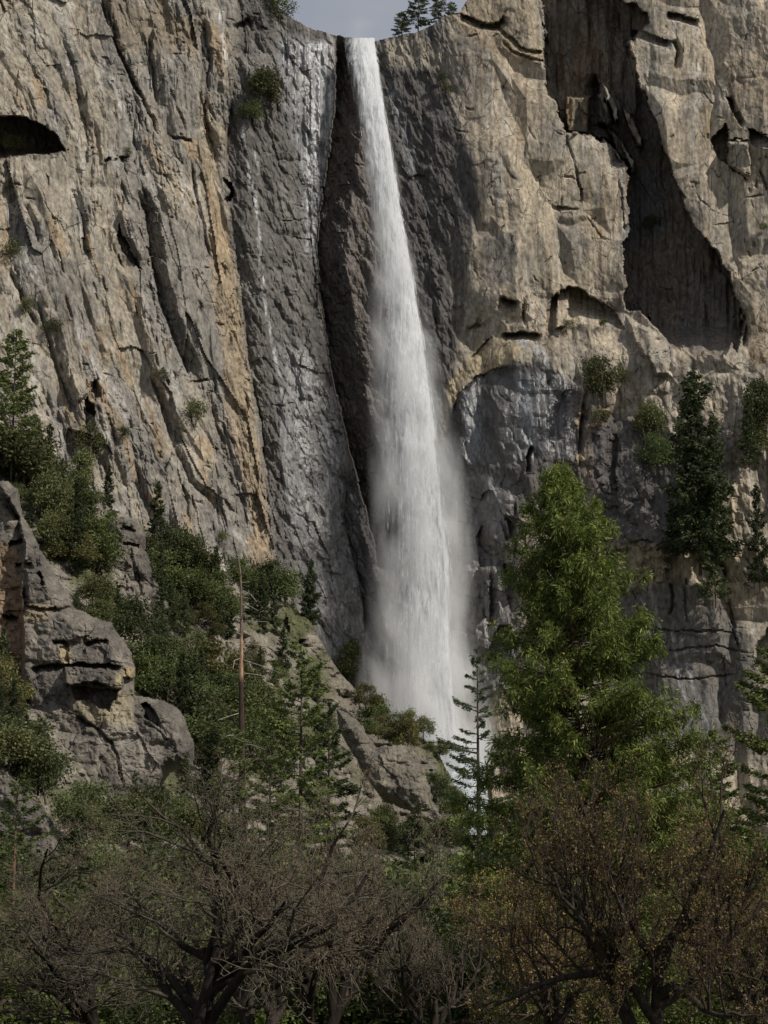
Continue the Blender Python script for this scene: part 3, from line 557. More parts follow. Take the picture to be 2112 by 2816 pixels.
def feats_main(r):
    r.scarp([(345, 1832), (300, 1826), (223, 1822), (169, 1829), (145, 1824), (81, 1838)], 22, 4.5, .8, .08)
    r.carve([(179, 1836), (230, 1836), (260, 1834), (300, 1842), (333, 1850), (333, 1897), (305, 1892), (272, 1876), (240, 1878), (182, 1882)], -5.5, 3)
    r.carve([(195, 1884), (330, 1894), (325, 1900), (300, 1960), (240, 1930), (205, 1925)], 3.5, 6)
    r.carve([(345, 1830), (372, 1838), (368, 1870), (345, 1862)], -2, 3)
    r.scarp([(368, 1862), (335, 1866)], 34, 6, .8, .05)
    r.scarp([(300, 1757), (265, 1760), (228, 1770)], 15, 3.6, .8, .12); r.scarp([(190, 1773), (168, 1760), (143, 1762)], 12, 3.2, .8, .12)
    r.carve([(164, 1776), (190, 1776), (195, 1830), (175, 1826)], 1.6, 3)
    r.scarp([(226, 1690), (230, 1740), (226, 1812)], 7, 1.5); r.scarp([(325, 1765), (345, 1800), (340, 1815)], 16, 3.5, .8); r.scarp([(305, 1725), (300, 1752)], 8, 2.5)
    r.scarp([(203, 1668), (135, 1672), (67, 1664)], 18, 3.5, .8, .1)
    r.carve([(0, 1330), (60, 1420), (70, 1500), (64, 1660), (70, 1830), (60, 1860), (-40, 1860), (-40, 1330)], 7, 10)
    for l in ([(60, 1480), (20, 1490)], [(90, 1545), (40, 1550)], [(125, 1610), (110, 1570)], [(95, 1500), (100, 1560)], [(160, 1600), (178, 1640)], [(50, 1700), (10, 1690)], [(60, 1560), (66, 1640), (60, 1700)]): r.scarp(l, 16, 4, .8, .1)
    r.carve([(388, 1938), (405, 1934), (425, 1955), (436, 1978), (434, 1996), (400, 1978)], 6, 3)
    r.scarp([(209, 1965), (270, 2005), (305, 2040), (324, 2073), (335, 2120), (345, 2170)][::-1], 12, 2.5, 1, .1)
    r.scarp([(75, 1900), (85, 1950), (120, 1975), (130, 2010)][::-1], 8, 2.5)
    r.scarp([(355, 1900), (372, 1935)], 7, 2); r.scarp([(395, 1990), (440, 2010), (460, 2040)], 6, 1.5); r.crack([(308, 1950), (312, 1990)], 3, 1)
    r.paint([(60, 1660), (140, 1670), (130, 1710), (75, 1710)], (.26, .21, .13), .7, 8, 6); r.paint([(318, 1850), (335, 1850), (333, 1897), (318, 1890)], (.3, .245, .15), .8, 4, 3)
    r.paint([(340, 1832), (372, 1838), (368, 1870), (340, 1862)], (.3, .23, .13), .8, 4, 3)  # this and the patch before: sunlit right ends of the blocks, painted in
    r.paint([(200, 1925), (300, 1950), (330, 1900), (360, 1910), (370, 1990), (300, 2010), (250, 1985)], (.27, .23, .155), .75, 14, 12)
    r.paint([(250, 1985), (380, 1990), (440, 2100), (330, 2160), (300, 2050)], (.2, .18, .155), .8, 15)
    r.paint([(-60, 1500), (50, 1500), (66, 1700), (60, 1850), (-60, 1850)], (.21, .14, .085), .7, 14, 14)
    r.paint([(160, 1776), (192, 1776), (196, 1828), (170, 1828)], (.35, .29, .18), .8, 4, 3)
MAIN = [(-60, 1320), (20, 1325), (50, 1345), (62, 1420), (95, 1480), (140, 1560), (190, 1640), (200, 1672), (250, 1690), (305, 1715), (345, 1765), (362, 1800), (372, 1838), (368, 1880), (370, 1915), (450, 1925), (500, 1960), (535, 2050), (528, 2110), (470, 2120), (440, 2170), (380, 2240), (220, 2260), (120, 2180), (90, 2050), (60, 1900), (40, 1860), (-60, 1880)]
crag('rock_outcrop', MAIN, 452, 16, 3, 'big grey rock outcrop with stepped overhanging ledges above the left trees', 'rock outcrop', feats_main, col_main)
def f0(r): r.scarp([(370, 1455), (330, 1450)], 12, 3); r.scarp([(385, 1500), (340, 1490)], 12, 3); r.scarp([(350, 1500), (380, 1600), (400, 1700)], 8, 2); r.paint([(350, 1600), (400, 1600), (420, 1750), (370, 1750)], (.33, .3, .25), .6, 12, 8, 1)
crag('rock_outcrop', [(300, 1440), (340, 1420), (378, 1428), (402, 1470), (398, 1512), (428, 1570), (462, 1660), (500, 1760), (540, 1850), (440, 1870), (345, 1800), (310, 1690), (290, 1560), (296, 1480)], 545, 5, 9, 'grey rock rib showing between two bands of bushy trees', 'rock outcrop', f0, col_main)
crag('rock_outcrop', [(-60, 2060), (0, 2080), (45, 2130), (90, 2190), (140, 2250), (175, 2330), (150, 2400), (40, 2440), (-60, 2440)], 380, 9, 13, 'smooth sloping grey slab at the left edge behind the young pine', 'rock outcrop', lambda r: None, col_main)
crag('rock_outcrop', [(926, 1950), (959, 1962), (986, 1985), (1036, 2055), (1102, 2048), (1140, 2057), (1168, 2130), (1190, 2190), (1190, 2225), (1142, 2240), (1055, 2203), (1016, 2150), (933, 2010)], 500, 5, 17, 'tan sloping rock hump just left of the cascade below the fall', 'rock outcrop', lambda r: None, lambda r, q: mixc((.11, .1, .083), (.155, .14, .11), sst(fbm(r.U / 40, r.V / 40, 3, 4), -.3, .3)))

# ------------------------------------------------------------------ the waterfall
FV = [100, 200, 300, 400, 500, 600, 700, 800, 900, 1000, 1100, 1200, 1300, 1400, 1500, 1600, 1700, 1800, 1900, 2000, 2060]
FL = [943, 960, 977, 993, 1006, 1018, 1028, 1038, 1042, 1048, 1050, 1050, 1050, 1052, 1055, 1052, 1048, 1050, 1058, 1080, 1100]
FR = [1032, 1046, 1060, 1078, 1094, 1110, 1130, 1146, 1162, 1178, 1192, 1202, 1212, 1226, 1240, 1246, 1248, 1250, 1258, 1268, 1275]
FALLY = 655.0
def fallY(v): return np.interp(v, [100, 180, 400, 1000, 2060], [677, 668, 660, 652, 634])
def water_mat():
    m, t = newmat('falling_water'); L = t.links.new
    ge = nd(t, 'ShaderNodeNewGeometry'); mp = nd(t, 'ShaderNodeMapping'); mp.inputs['Scale'].default_value = (1.1, .6, .07); mp.inputs['Rotation'].default_value = (0, math.radians(-6), 0); L(ge.outputs['Position'], mp.inputs[0])
    n = nd(t, 'ShaderNodeTexNoise'); n.inputs['Scale'].default_value = 1; n.inputs['Detail'].default_value = 9; n.inputs['Roughness'].default_value = .6; L(mp.outputs[0], n.inputs['Vector'])
    at = nd(t, 'ShaderNodeAttribute', attribute_name='tint'); sx = nd(t, 'ShaderNodeSeparateColor'); L(at.outputs['Color'], sx.inputs[0])
    r = nd(t, 'ShaderNodeMapRange'); r.inputs[1].default_value = .32; r.inputs[2].default_value = .62; r.inputs[3].default_value = -.55; r.inputs[4].default_value = .45; L(n.outputs[0], r.inputs[0])
    a = nd(t, 'ShaderNodeMath', operation='ADD', use_clamp=True); L(sx.outputs[0], a.inputs[0]); L(r.outputs[0], a.inputs[1])
    df = nd(t, 'ShaderNodeBsdfDiffuse'); df.inputs[0].default_value = (.78, .80, .82, 1)
    tl = nd(t, 'ShaderNodeBsdfTranslucent'); tl.inputs[0].default_value = (.78, .80, .82, 1)
    b = nd(t, 'ShaderNodeBump'); b.inputs['Strength'].default_value = .7; b.inputs['Distance'].default_value = 1.0; L(n.outputs[0], b.inputs['Height']); L(b.outputs[0], df.inputs['Normal'])
    m1 = nd(t, 'ShaderNodeMixShader'); m1.inputs[0].default_value = .35; L(df.outputs[0], m1.inputs[1]); L(tl.outputs[0], m1.inputs[2])
    tr = nd(t, 'ShaderNodeBsdfTransparent'); m2 = nd(t, 'ShaderNodeMixShader'); L(a.outputs[0], m2.inputs[0]); L(tr.outputs[0], m2.inputs[1]); L(m1.outputs[0], m2.inputs[2])
    o = nd(t, 'ShaderNodeOutputMaterial'); L(m2.outputs[0], o.inputs[0]); return m
M_FALL = water_mat()
def curtain(k, wfrac, cofs, v0, v1, seed, dens):
    """one rounded sheet of the falling water; tint.r carries how much water there is at each place"""
    vs = np.arange(v0, v1, 5.0); ts = np.linspace(-1, 1, 40); T, VV = np.meshgrid(ts, vs)
    l = np.interp(VV, FV, FL); r = np.interp(VV, FV, FR); c = (l + r) / 2 + cofs * (r - l); hw = (r - l) / 2 * wfrac
    n = fbm(T * 2.2, VV / 55, seed, 4)
    Uu = c + hw * T + 4 * fbm(T * 2, VV / 40, seed + 3, 3) * sst(VV, 120, 500)
    Yy = fallY(VV) + k - hw * mpp(655) * np.sqrt(np.maximum(1 - T * T, 0)) * .9 + n * 1.0
    A = dens(VV) * sst(1 + T, 0, 1.1) * sst(1 - T, 0, .25) * (1.12 + .35 * T) + .42 * n
    fl = sst(VV, v0, v0 + 20) * (1 - sst(VV, v1 - 320, v1))
    A = np.clip(A * fl if k else A * (1 - sst(VV, v1 - 320, v1)), 0, 1.2) - .02
    nn, mm = T.shape; idx = np.arange(nn * mm).reshape(nn, mm); q = np.stack([idx[:-1, :-1], idx[1:, :-1], idx[1:, 1:], idx[:-1, 1:]], -1).reshape(-1, 4)
    C = np.zeros((nn * mm, 3)); C[:, 0] = A.ravel()
    return P(Uu, VV, Yy).reshape(-1, 3), q, C
def streaks(N, seed):
    rq = np.random.RandomState(seed); v = 120 + 1750 * rq.rand(N) ** .9; t = np.clip(rq.normal(.15, .45, N), -.85, .97); l = np.interp(v, FV, FL); r = np.interp(v, FV, FR); ln = rq.uniform(10, 55, N) * np.interp(v, [100, 700, 1900], [.7, 1, .8]); w = rq.uniform(1.2, 3.6, N)
    u = (l + r) / 2 + t * (r - l) / 2; l2 = np.interp(v + ln, FV, FL); r2 = np.interp(v + ln, FV, FR); u2 = (l2 + r2) / 2 + t * (r2 - l2) / 2; y = fallY(v) - (r - l) / 2 * mpp(655) * np.sqrt(1 - t * t) * .9 - rq.uniform(.2, 2.4, N)
    a = P(u2, v + ln, y); b = P(u, v, y); m = P(u2 * .75 + u * .25, v + ln * .75, y - .15); wv = (w * mpp(655))[:, None]; X = np.array([[1., 0, 0]])
    Vt = np.stack([a, m + X * wv * .5, b, m - X * wv * .5], 1).reshape(-1, 3); C = np.zeros((4 * N, 3)); C[:, 0] = np.repeat(rq.uniform(.35, .95, N), 4); C[2::4, 0] -= .5
    return Vt, np.arange(4 * N).reshape(N, 4), C
parts = [streaks(1500, 4), curtain(0, 1.0, 0, 104, 1500, 3, lambda v: 1.15 - .45 * sst(v, 300, 1100)), curtain(2.0, .86, .03, 150, 2330, 8, lambda v: 1.0 - .4 * sst(v, 900, 1700)), curtain(-1.2, .30, .30, 300, 2150, 12, lambda v: .72 + 0 * v)]
off = 0; vv = []; qq = []; cc = []
for a_, b_, c_ in parts: vv.append(a_); qq.append(b_ + off); cc.append(c_); off += len(a_)
fall = mesh_obj('waterfall', np.concatenate(vv), np.concatenate(qq), M_FALL, np.concatenate(cc), smooth=True)
tag(fall, 'tall white waterfall plunging down the middle of the cliff', kind='structure')
# spray: a closed volume round the fall
def spray_mat():
    m, t = newmat('spray'); L = t.links.new
    tcn = nd(t, 'ShaderNodeTexCoord'); sp = nd(t, 'ShaderNodeSeparateXYZ'); L(tcn.outputs['Object'], sp.inputs[0])
    zt = float(P(988, 110, 655)[2]); zb = float(P(1185, 2060, 640)[2])
    zn = nd(t, 'ShaderNodeMapRange'); zn.inputs[1].default_value = zb; zn.inputs[2].default_value = zt; L(sp.outputs[2], zn.inputs[0])      # 0 foot .. 1 lip
    def curve(pairs):
        c = nd(t, 'ShaderNodeFloatCurve'); cu_ = c.mapping.curves[0]
        pairs = sorted(pairs)
        cu_.points[0].location = pairs[0]; cu_.points[-1].location = pairs[-1]
        for p_ in pairs[1:-1]: cu_.points.new(*p_)
        c.mapping.update(); L(zn.outputs[0], c.inputs['Value']); return c
    cs, ws, ds = [], [], []
    for v, l, r, den in ((110, 940, 1038, .03), (300, 970, 1068, .05), (500, 996, 1110, .08), (700, 1008, 1150, .11), (900, 1004, 1196, .14), (1100, 1002, 1240, .16), (1300, 1004, 1290, .17), (1500, 1004, 1318, .17), (1700, 995, 1318, .21), (1900, 970, 1350, .34), (2060, 990, 1390, .34)):
        y = float(fallY(v)); p0 = P(l, v, y); p1 = P(r, v, y); z = (p0[2] - zb) / (zt - zb); z = min(max(float(z), 0), 1)
        cs.append((z, ((p0[0] + p1[0]) / 2 + 20) / 60)); ws.append((z, (p1[0] - p0[0]) / 2 / 30)); ds.append((z, den))
    cc, cw, cd = curve(cs), curve(ws), curve(ds)
    def M(op, a, b=None, clamp=False):
        n = nd(t, 'ShaderNodeMath', operation=op, use_clamp=clamp)
        for i, x in enumerate((a, b)):
            if x is None: continue
            if isinstance(x, (int, float)): n.inputs[i].default_value = x
            else: L(x, n.inputs[i])
        return n.outputs[0]
    cx = M('SUBTRACT', M('MULTIPLY', cc.outputs[0], 60.), 20.); hw = M('MULTIPLY', cw.outputs[0], 30.)
    dx = M('DIVIDE', M('SUBTRACT', sp.outputs[0], cx), hw)
    ycen = M('ADD', M('MULTIPLY', zn.outputs[0], 22.), 636.)
    dy = M('DIVIDE', M('SUBTRACT', sp.outputs[1], ycen), M('ADD', hw, 1.))
    r2 = M('ADD', M('MULTIPLY', dx, dx), M('MULTIPLY', dy, dy))
    fall_ = M('SUBTRACT', 1., r2, True); fall_ = M('POWER', fall_, 1.3)
    mp = nd(t, 'ShaderNodeMapping'); mp.inputs['Scale'].default_value = (.16, .16, .06); L(tcn.outputs['Object'], mp.inputs[0])
    n = nd(t, 'ShaderNodeTexNoise'); n.inputs['Scale'].default_value = 1; n.inputs['Detail'].default_value = 5; n.inputs['Roughness'].default_value = .6; L(mp.outputs[0], n.inputs['Vector'])
    nr = nd(t, 'ShaderNodeMapRange'); nr.inputs[1].default_value = .4; nr.inputs[2].default_value = .64; nr.inputs[3].default_value = 0; nr.inputs[4].default_value = 1.5; L(n.outputs[0], nr.inputs[0])
    d = M('MULTIPLY', M('MULTIPLY', fall_, cd.outputs[0]), nr.outputs[0]); d = M('MULTIPLY', d, .72)
    pv = nd(t, 'ShaderNodeVolumePrincipled'); pv.inputs['Color'].default_value = (.97, .975, .985, 1); pv.inputs['Anisotropy'].default_value = 0.0; L(d, pv.inputs['Density'])
    o = nd(t, 'ShaderNodeOutputMaterial'); L(pv.outputs[0], o.inputs['Volume']); return m
M_SPRAY = spray_mat()
try: M_SPRAY.cycles.volume_step_rate = .12
except Exception: pass
ring = []; NV = 16
for v in np.linspace(60, 2150, 22):
    y = float(np.interp(v, [60, 110, 400, 1000, 2060], [660, 658, 655, 648, 637])); l = float(np.interp(v, FV, FL)); r = float(np.interp(v, FV, FR)); ext = np.interp(v, [100, 600, 1500, 1850, 2060], [4, 27, 85, 110, 140])
    c = P((l + r) / 2 + (5 if v > 900 else 0), v, y); hw = ((r - l) / 2 + ext) * mpp(y)
    ring.append([(c[0] + hw * math.cos(a), c[1] + (hw + 1.5) * math.sin(a), c[2]) for a in np.linspace(0, 2 * math.pi, NV, endpoint=False)])
rv = np.array(ring).reshape(-1, 3); n = len(ring); idx = np.arange(n * NV).reshape(n, NV)
q = np.stack([idx[:-1], np.roll(idx, -1, 1)[:-1], np.roll(idx, -1, 1)[1:], idx[1:]], -1).reshape(-1, 4)
me = bpy.data.meshes.new('spray'); me.from_pydata([tuple(x) for x in rv], [], [tuple(int(k) for k in f) for f in q] + [tuple(int(k) for k in idx[0][::-1]), tuple(int(k) for k in idx[-1])]); me.flip_normals(); me.materials.append(M_SPRAY)
spray = link('spray', me); tag(spray, 'soft white spray drifting round the lower fall', kind='stuff')
# cascade below the fall
def cascade():
    vs = np.arange(1960, 2300, 4.); ts = np.linspace(-1, 1, 26); T, VV = np.meshgrid(ts, vs)
    l = np.interp(VV, [1960, 2040, 2100, 2160, 2230, 2300], [1090, 1150, 1185, 1215, 1255, 1290]); r = np.interp(VV, [1960, 2000, 2040, 2100, 2160, 2300], [1230, 1275, 1310, 1335, 1338, 1340]); l = l + 6 * fbm(VV / 17, VV * 0, 61, 3); r = r + 10 * fbm(VV / 14, VV * 0, 62, 3)
    Uu = (l + r) / 2 + (r - l) / 2 * T; Yy = np.interp(VV, [1960, 2060, 2300], [652, 640, 565]) + 2.5 * fbm(Uu / 16, VV / 20, 5, 4) - 3 * (1 - T * T)
    nn, mm = T.shape; idx = np.arange(nn * mm).reshape(nn, mm); q = np.stack([idx[:-1, :-1], idx[1:, :-1], idx[1:, 1:], idx[:-1, 1:]], -1).reshape(-1, 4)
    o = mesh_obj('cascade_water', P(Uu, VV, Yy).reshape(-1, 3), q, plain_noise_mat('white_water', (.22, .25, .27), (.5, .53, .55), .7, .4), smooth=True); tag(o, 'white rushing cascade behind the slim fir below the fall', kind='structure')
cascade()

# ------------------------------------------------------------------ vegetation builders
def rnd_unit(rs, n):
    v = rs.normal(size=(n, 3)); return v / np.linalg.norm(v, axis=1, keepdims=True)
def cards(pos, axis, side, ln, wd, col):
    """leaf-shaped faces: base, side, tip, side"""
    pos = np.asarray(pos); n = len(pos); ln = np.broadcast_to(ln, (n,))[:, None]; wd = np.broadcast_to(wd, (n,))[:, None]
    V_ = np.stack([pos - axis * ln * .5, pos + side * wd * .5 - axis * ln * .05, pos + axis * ln * .5, pos - side * wd * .5 + axis * ln * .08], 1).reshape(-1, 3)
    F_ = np.arange(4 * n).reshape(n, 4); C_ = np.repeat(col, 4, 0); return V_, F_, C_
def orth(a, rs):
    r = rnd_unit(rs, len(a)); s = np.cross(a, r); return s / (np.linalg.norm(s, axis=1, keepdims=True) + 1e-9)
def tint(rs, n, c1, c2, spread=.25):
    k = rs.rand(n, 1); c = np.array(c1) * (1 - k) + np.array(c2) * k; return c * (1 + spread * rs.uniform(-1, 1, (n, 1)))
def tubes(segs, sides=5):
    """segs: rows p0(3) p1(3) r0 r1"""
    s = np.asarray(segs, float); p0, p1, r0, r1 = s[:, :3], s[:, 3:6], s[:, 6], s[:, 7]
    a = p1 - p0; a /= np.linalg.norm(a, axis=1, keepdims=True) + 1e-9
    ref = np.where(np.abs(a[:, 2:3]) > .9, [[1., 0, 0]], [[0, 0, 1.]]); x = np.cross(a, ref); x /= np.linalg.norm(x, axis=1, keepdims=True) + 1e-9; y = np.cross(a, x)
    an = np.arange(sides) * 2 * math.pi / sides; c, s_ = np.cos(an), np.sin(an); d = x[:, None] * c[None, :, None] + y[:, None] * s_[None, :, None]
    V_ = np.concatenate([p0[:, None] + d * r0[:, None, None], p1[:, None] + d * r1[:, None, None]], 1).reshape(-1, 3)
    k = np.arange(sides); k2 = (k + 1) % sides; f = np.stack([k, k2, k2 + sides, k + sides], 1)
    F_ = (f[None] + (np.arange(len(segs)) * 2 * sides)[:, None, None]).reshape(-1, 4); return V_, F_
def cat(lst):
    off = 0; V_, F_, C_ = [], [], []
    for v, f, c in lst: V_.append(v); F_.append(f + off); C_.append(c); off += len(v)
    return np.concatenate(V_), np.concatenate(F_), np.concatenate(C_)
def bark_mesh(segs, col, sides=5, name='trunk', rs=None):
    V_, F_ = tubes(segs, sides); C_ = np.tile(np.array(col, float), (len(V_), 1)); return mesh_data(name, V_, F_, M_BARK, C_, smooth=True)

def bushy(seed, h, w, n, c1, c2, size=.5, open_=.0, dense=1.0):
    """broad evergreen: trunk + limbs and a crown of leaf clumps with gaps"""
    rs = np.random.RandomState(seed); segs = []; lob = []
    base = np.array([0, 0, -.5]); tp = np.array([rs.uniform(-.1, .1) * w, rs.uniform(-.1, .1) * w, h * .4]); r0 = .028 * h
    segs.append([*base, *tp, r0, r0 * .6])
    for i in range(int(13 * dense)):
        a = rs.uniform(0, 6.283); el = rs.uniform(.05, 1); rr = w * .5 * math.sqrt(1 - (el * .85) ** 2) * rs.uniform(.35, .95)
        c = np.array([math.cos(a) * rr, math.sin(a) * rr, h * (.25 + .62 * el)]); lr = w * rs.uniform(.13, .25) ; lob.append((c, lr))
        m_ = (tp + c) / 2 + rs.normal(0, .04 * w, 3); segs.append([*tp, *m_, r0 * .45, r0 * .3]); segs.append([*m_, *c, r0 * .3, r0 * .1])
    lob.append((np.array([0, 0, h * .82]), w * .2))
    out = []; wts = np.array([l[1] ** 2 for l in lob]); wts /= wts.sum()
    for (c, lr), wt in zip(lob, wts):
        m = int(n * wt); d = rnd_unit(rs, m); rad = lr * (rs.uniform(.35, 1.1, (m, 1)) + .9 * rs.rand(m, 1) ** 7 + .25 * np.sin(d[:, :1] * 7 + d[:, 1:2] * 5 + c[0])) ; pos = c + d * rad * [1, 1, .8]
        keep = np.sin(pos[:, 0] * 2.1 + seed) * np.sin(pos[:, 1] * 2.3) * np.sin(pos[:, 2] * 2.6 + seed) < .45 - open_
        pos = pos[keep]; d = d[keep]; m = len(pos)
        ax = d * .5 + rnd_unit(rs, m) * .9; ax /= np.linalg.norm(ax, axis=1, keepdims=True)
        cl = tint(rs, m, c1, c2) * (.8 + .4 * rs.rand()); out.append(cards(pos, ax, orth(ax, rs), size * rs.uniform(.6, 1.3, m), size * .6 * rs.uniform(.6, 1.2, m), cl))
    V_, F_, C_ = cat(out)
    return bark_mesh(segs, (.07, .055, .045)), mesh_data('crown', V_, F_, M_LEAF, C_)

def conifer(seed, h, w, nb, per, c1, c2, size=.35, start=.18, prof=None, droop=.25, barkc=(.06, .048, .04), thick=.011, mat=None, dead=0):
    """conifer: straight trunk, tiers of boughs that carry flat sprays of needles"""
    rs = np.random.RandomState(seed); segs = [[0, 0, -.8, 0, 0, h * .5, thick * h, thick * h * .6], [0, 0, h * .5, 0, 0, h * .99, thick * h * .6, .02]]
    P_, A_, L_ = [], [], []
    for i in range(nb):
        t = (i + rs.rand()) / nb; z = h * (start + (1 - start) * t); L_b = (w * .5 * (prof(t) if prof else (1 - t) ** .85) + .04 * w) * rs.uniform(.65, 1.15)
        a = rs.uniform(0, 6.283); up = .25 * t - droop * (1 - t); d = np.array([math.cos(a), math.sin(a), 0])
        pts = []
        for s in np.linspace(0, 1, 5): pts.append(np.array([0, 0, z]) + d * L_b * s + np.array([0, 0, L_b * (up * s + .18 * s * s)]))
        for k in range(4): segs.append([*pts[k], *pts[k + 1], thick * h * .16 * (1 - k / 4.5), thick * h * .16 * (1 - (k + 1) / 4.5)])
        if t < dead: continue
        m = max(5, int(per * L_b / (w * .5)))
        s = rs.uniform(.22, 1.05, m) ** .8; base = np.array([0, 0, z]) + d[None] * L_b * s[:, None] + np.array([0, 0, 1]) * (L_b * (up * s + .18 * s * s))[:, None]
        sd = np.array([-d[1], d[0], 0]); lat = rs.uniform(-1, 1, m) * L_b * .28 * (1.15 - s); pos = base + sd[None] * lat[:, None] + rs.normal(0, size * .3, (m, 3)) + np.array([0, 0, -1]) * (np.abs(lat) * .25)[:, None]
        ax = d[None] * .8 + sd[None] * np.sign(lat)[:, None] * .6 + rs.normal(0, .35, (m, 3)) + np.array([0, 0, -.15]); P_.append(pos); A_.append(ax)
    m = 30; P_.append(np.stack([rs.normal(0, .08 * size, m), rs.normal(0, .08 * size, m), rs.uniform(h * .9, h, m)], 1)); A_.append(np.tile([0, 0, 1.], (m, 1)) + rs.normal(0, .4, (m, 3)))
    pos = np.concatenate(P_); ax = np.concatenate(A_); ax /= np.linalg.norm(ax, axis=1, keepdims=True); n = len(pos)
    V_, F_, C_ = cards(pos, ax, orth(ax, rs), size * rs.uniform(.7, 1.4, n), size * .45 * rs.uniform(.6, 1.2, n), tint(rs, n, c1, c2))
    return bark_mesh(segs, barkc), mesh_data('crown', V_, F_, mat or M_LEAF, C_)

DG1, DG2 = (.062, .084, .026), (.15, .175, .055); OL1, OL2 = (.07, .08, .03), (.135, .14, .055)
FG1, FG2 = (.036, .05, .022), (.085, .104, .04)
print('veg protos')
OAKS = [bushy(100 + i, 9.5, 9.5 + (i % 3), 4200, *[(DG1, DG2), (OL1, OL2), ((.055, .075, .028), (.125, .15, .055)), ((.075, .075, .028), (.15, .14, .05)), (DG1, OL2), ((.05, .068, .024), (.115, .135, .048))][i], size=.6) for i in range(6)]
NEAR = [bushy(140 + i, 12, 11, 12000, *((DG1, DG2) if i % 2 else ((.04, .052, .018), (.075, .095, .03))), size=.4) for i in range(4)]
BUSH = [bushy(160 + i, 5, 6, 1300, OL1, OL2, size=.42) for i in range(3)]
FIRS = [conifer(200 + i, 20, 8.5, 170, 85, FG1, FG2, size=.6, start=.08, prof=lambda t: (1 - t) ** .6 * (.8 + .35 * math.sin(t * 23 + i * 2))) for i in range(3)]
PINE = [conifer(220 + i, 22, 8, 80, 100, DG1, DG2, size=.6, start=.2, prof=lambda t: (1 - t) ** .45, droop=.1) for i in range(3)]

TREES = []                                            # (zone, u, root, kind words)
def place(proto, loc, s=1.0, name='evergreen_tree', rz=None, rs=random):
    e = empty(name, tuple(loc), rs.uniform(0, 6.28) if rz is None else rz, s)
    a = link('trunk', proto[0], e); b = link('crown', proto[1], e); return e
def place_rel(proto, hp, u, v, Y, hpx, name, zone, kind, wx=1.0):
    """stand a tree whose top is hpx photograph pixels above its foot at (u, v)"""
    s = hpx * mpp(Y) * 1.0 / hp; e = place(proto, P(u, v, Y), (s * wx, s * wx, s), name); TREES.append((zone, u, v, e, kind)); return e
random.seed(4)
def slopeY(u, v):
    i = int(np.clip(round((v - S.vs[0]) / 4), 0, len(S.vs) - 1)); j = int(np.clip(round((u - S.us[0]) / 4), 0, len(S.us) - 1))
    return float(S.Y[i, j]) if v > slopeB(u) else float(slopeY0(u, v))
ordinals = ['first', 'second', 'third', 'fourth', 'fifth', 'sixth', 'seventh', 'eighth', 'ninth', 'tenth', 'eleventh', 'twelfth', 'thirteenth', 'fourteenth', 'fifteenth', 'sixteenth', 'seventeenth', 'eighteenth', 'nineteenth', 'twentieth']
# bands of bushy trees on the slope: (zone words, polygon, count, height px range)
bands = [('in the upper left band', [(0, 1200), (150, 1290), (300, 1390), (320, 1480), (310, 1600), (330, 1750), (220, 1700), (150, 1560), (80, 1440), (0, 1330)], 36, (85, 140)),
         ('right of the slender rock rib', [(400, 1480), (560, 1560), (620, 1600), (640, 1720), (600, 1800), (440, 1750), (415, 1600)], 27, (80, 140)),
         ('below the wall right of the snag', [(650, 1590), (770, 1590), (860, 1690), (850, 1790), (700, 1740)], 17, (70, 120)),
         ('in the belt right of the ledged outcrop', [(380, 1770), (500, 1830), (640, 1880), (640, 2050), (560, 2110), (520, 1970), (400, 1910)], 28, (80, 130)),
         ('between snag and tan hump', [(670, 1800), (800, 1850), (900, 1960), (940, 2120), (820, 2160), (680, 2120), (670, 1960)], 32, (70, 110)),
         ('on the spur at the foot of the fall', [(985, 1905), (1050, 1950), (1140, 1990), (1225, 2040), (1240, 2070), (1180, 2065), (1080, 2040), (1010, 1990)], 14, (50, 80)),
         ('at the left edge below the outcrop', [(-20, 1860), (50, 1880), (60, 2050), (120, 2150), (190, 2200), (60, 2180), (0, 2080)], 15, (90, 140)),
         ('under the ledged outcrop', [(200, 2260), (420, 2240), (560, 2160), (620, 2180), (620, 2320), (200, 2330)], 18, (90, 130)),
         ('along the right foot of the spur', [(1180, 2080), (1235, 2150), (1275, 2240), (1290, 2330), (1000, 2340), (960, 2230), (1100, 2240), (1195, 2230)], 14, (60, 90))]
rs = np.random.RandomState(12)
for zn, poly, cnt, hr in bands:
    p = np.array(poly, float); got = []
    tries = 0
    while len(got) < cnt and tries < 4000:
        tries += 1; u = rs.uniform(p[:, 0].min(), p[:, 0].max()); v = rs.uniform(p[:, 1].min(), p[:, 1].max())
        if inside(poly, np.array([u]), np.array([v]))[0] < 0: continue
        if any(math.hypot((u - a), (v - b) * 1.3) < 30 for a, b in got): continue
        got.append((u, v))
    for u, v in got:
        Y = slopeY(u, v) - 1.5; near = 'outcrop' in zn and 'left edge' in zn or 'under' in zn
        if near: Y = min(Y, 445 if u > 180 else 430)
        if 'right of the ledged' in zn and u < 470: Y = max(Y, 470)
        hp = rs.uniform(*hr) * rs.choice([.55, .75, 1, 1.15]); pr = OAKS[rs.randint(len(OAKS))]
        if rs.rand() < (.42 if 'hump' in zn else .27) and 'spur' not in zn: place_rel(FIRS[rs.randint(3)], 20, u, v + 27, Y, hp * 1.6, 'small_fir_tree', zn, 'small fir', .8); continue
        place_rel(pr, 9.5, u, v + 26, Y, hp * 1.12, 'bushy_oak_tree', zn, 'bushy oak', rs.uniform(.7, 1.3))
def cl_tree(proto, hp, u, v, hpx, name, label, cat_, dy=2.0, wx=1.0, group=None, Y=None):
    Y = (cliffY(u, v) - dy) if Y is None else Y; s = hpx * mpp(Y) / hp
    e = place(proto, P(u, v, Y), (s * wx, s * wx, s), name); tag(e, label, cat_, group); return e
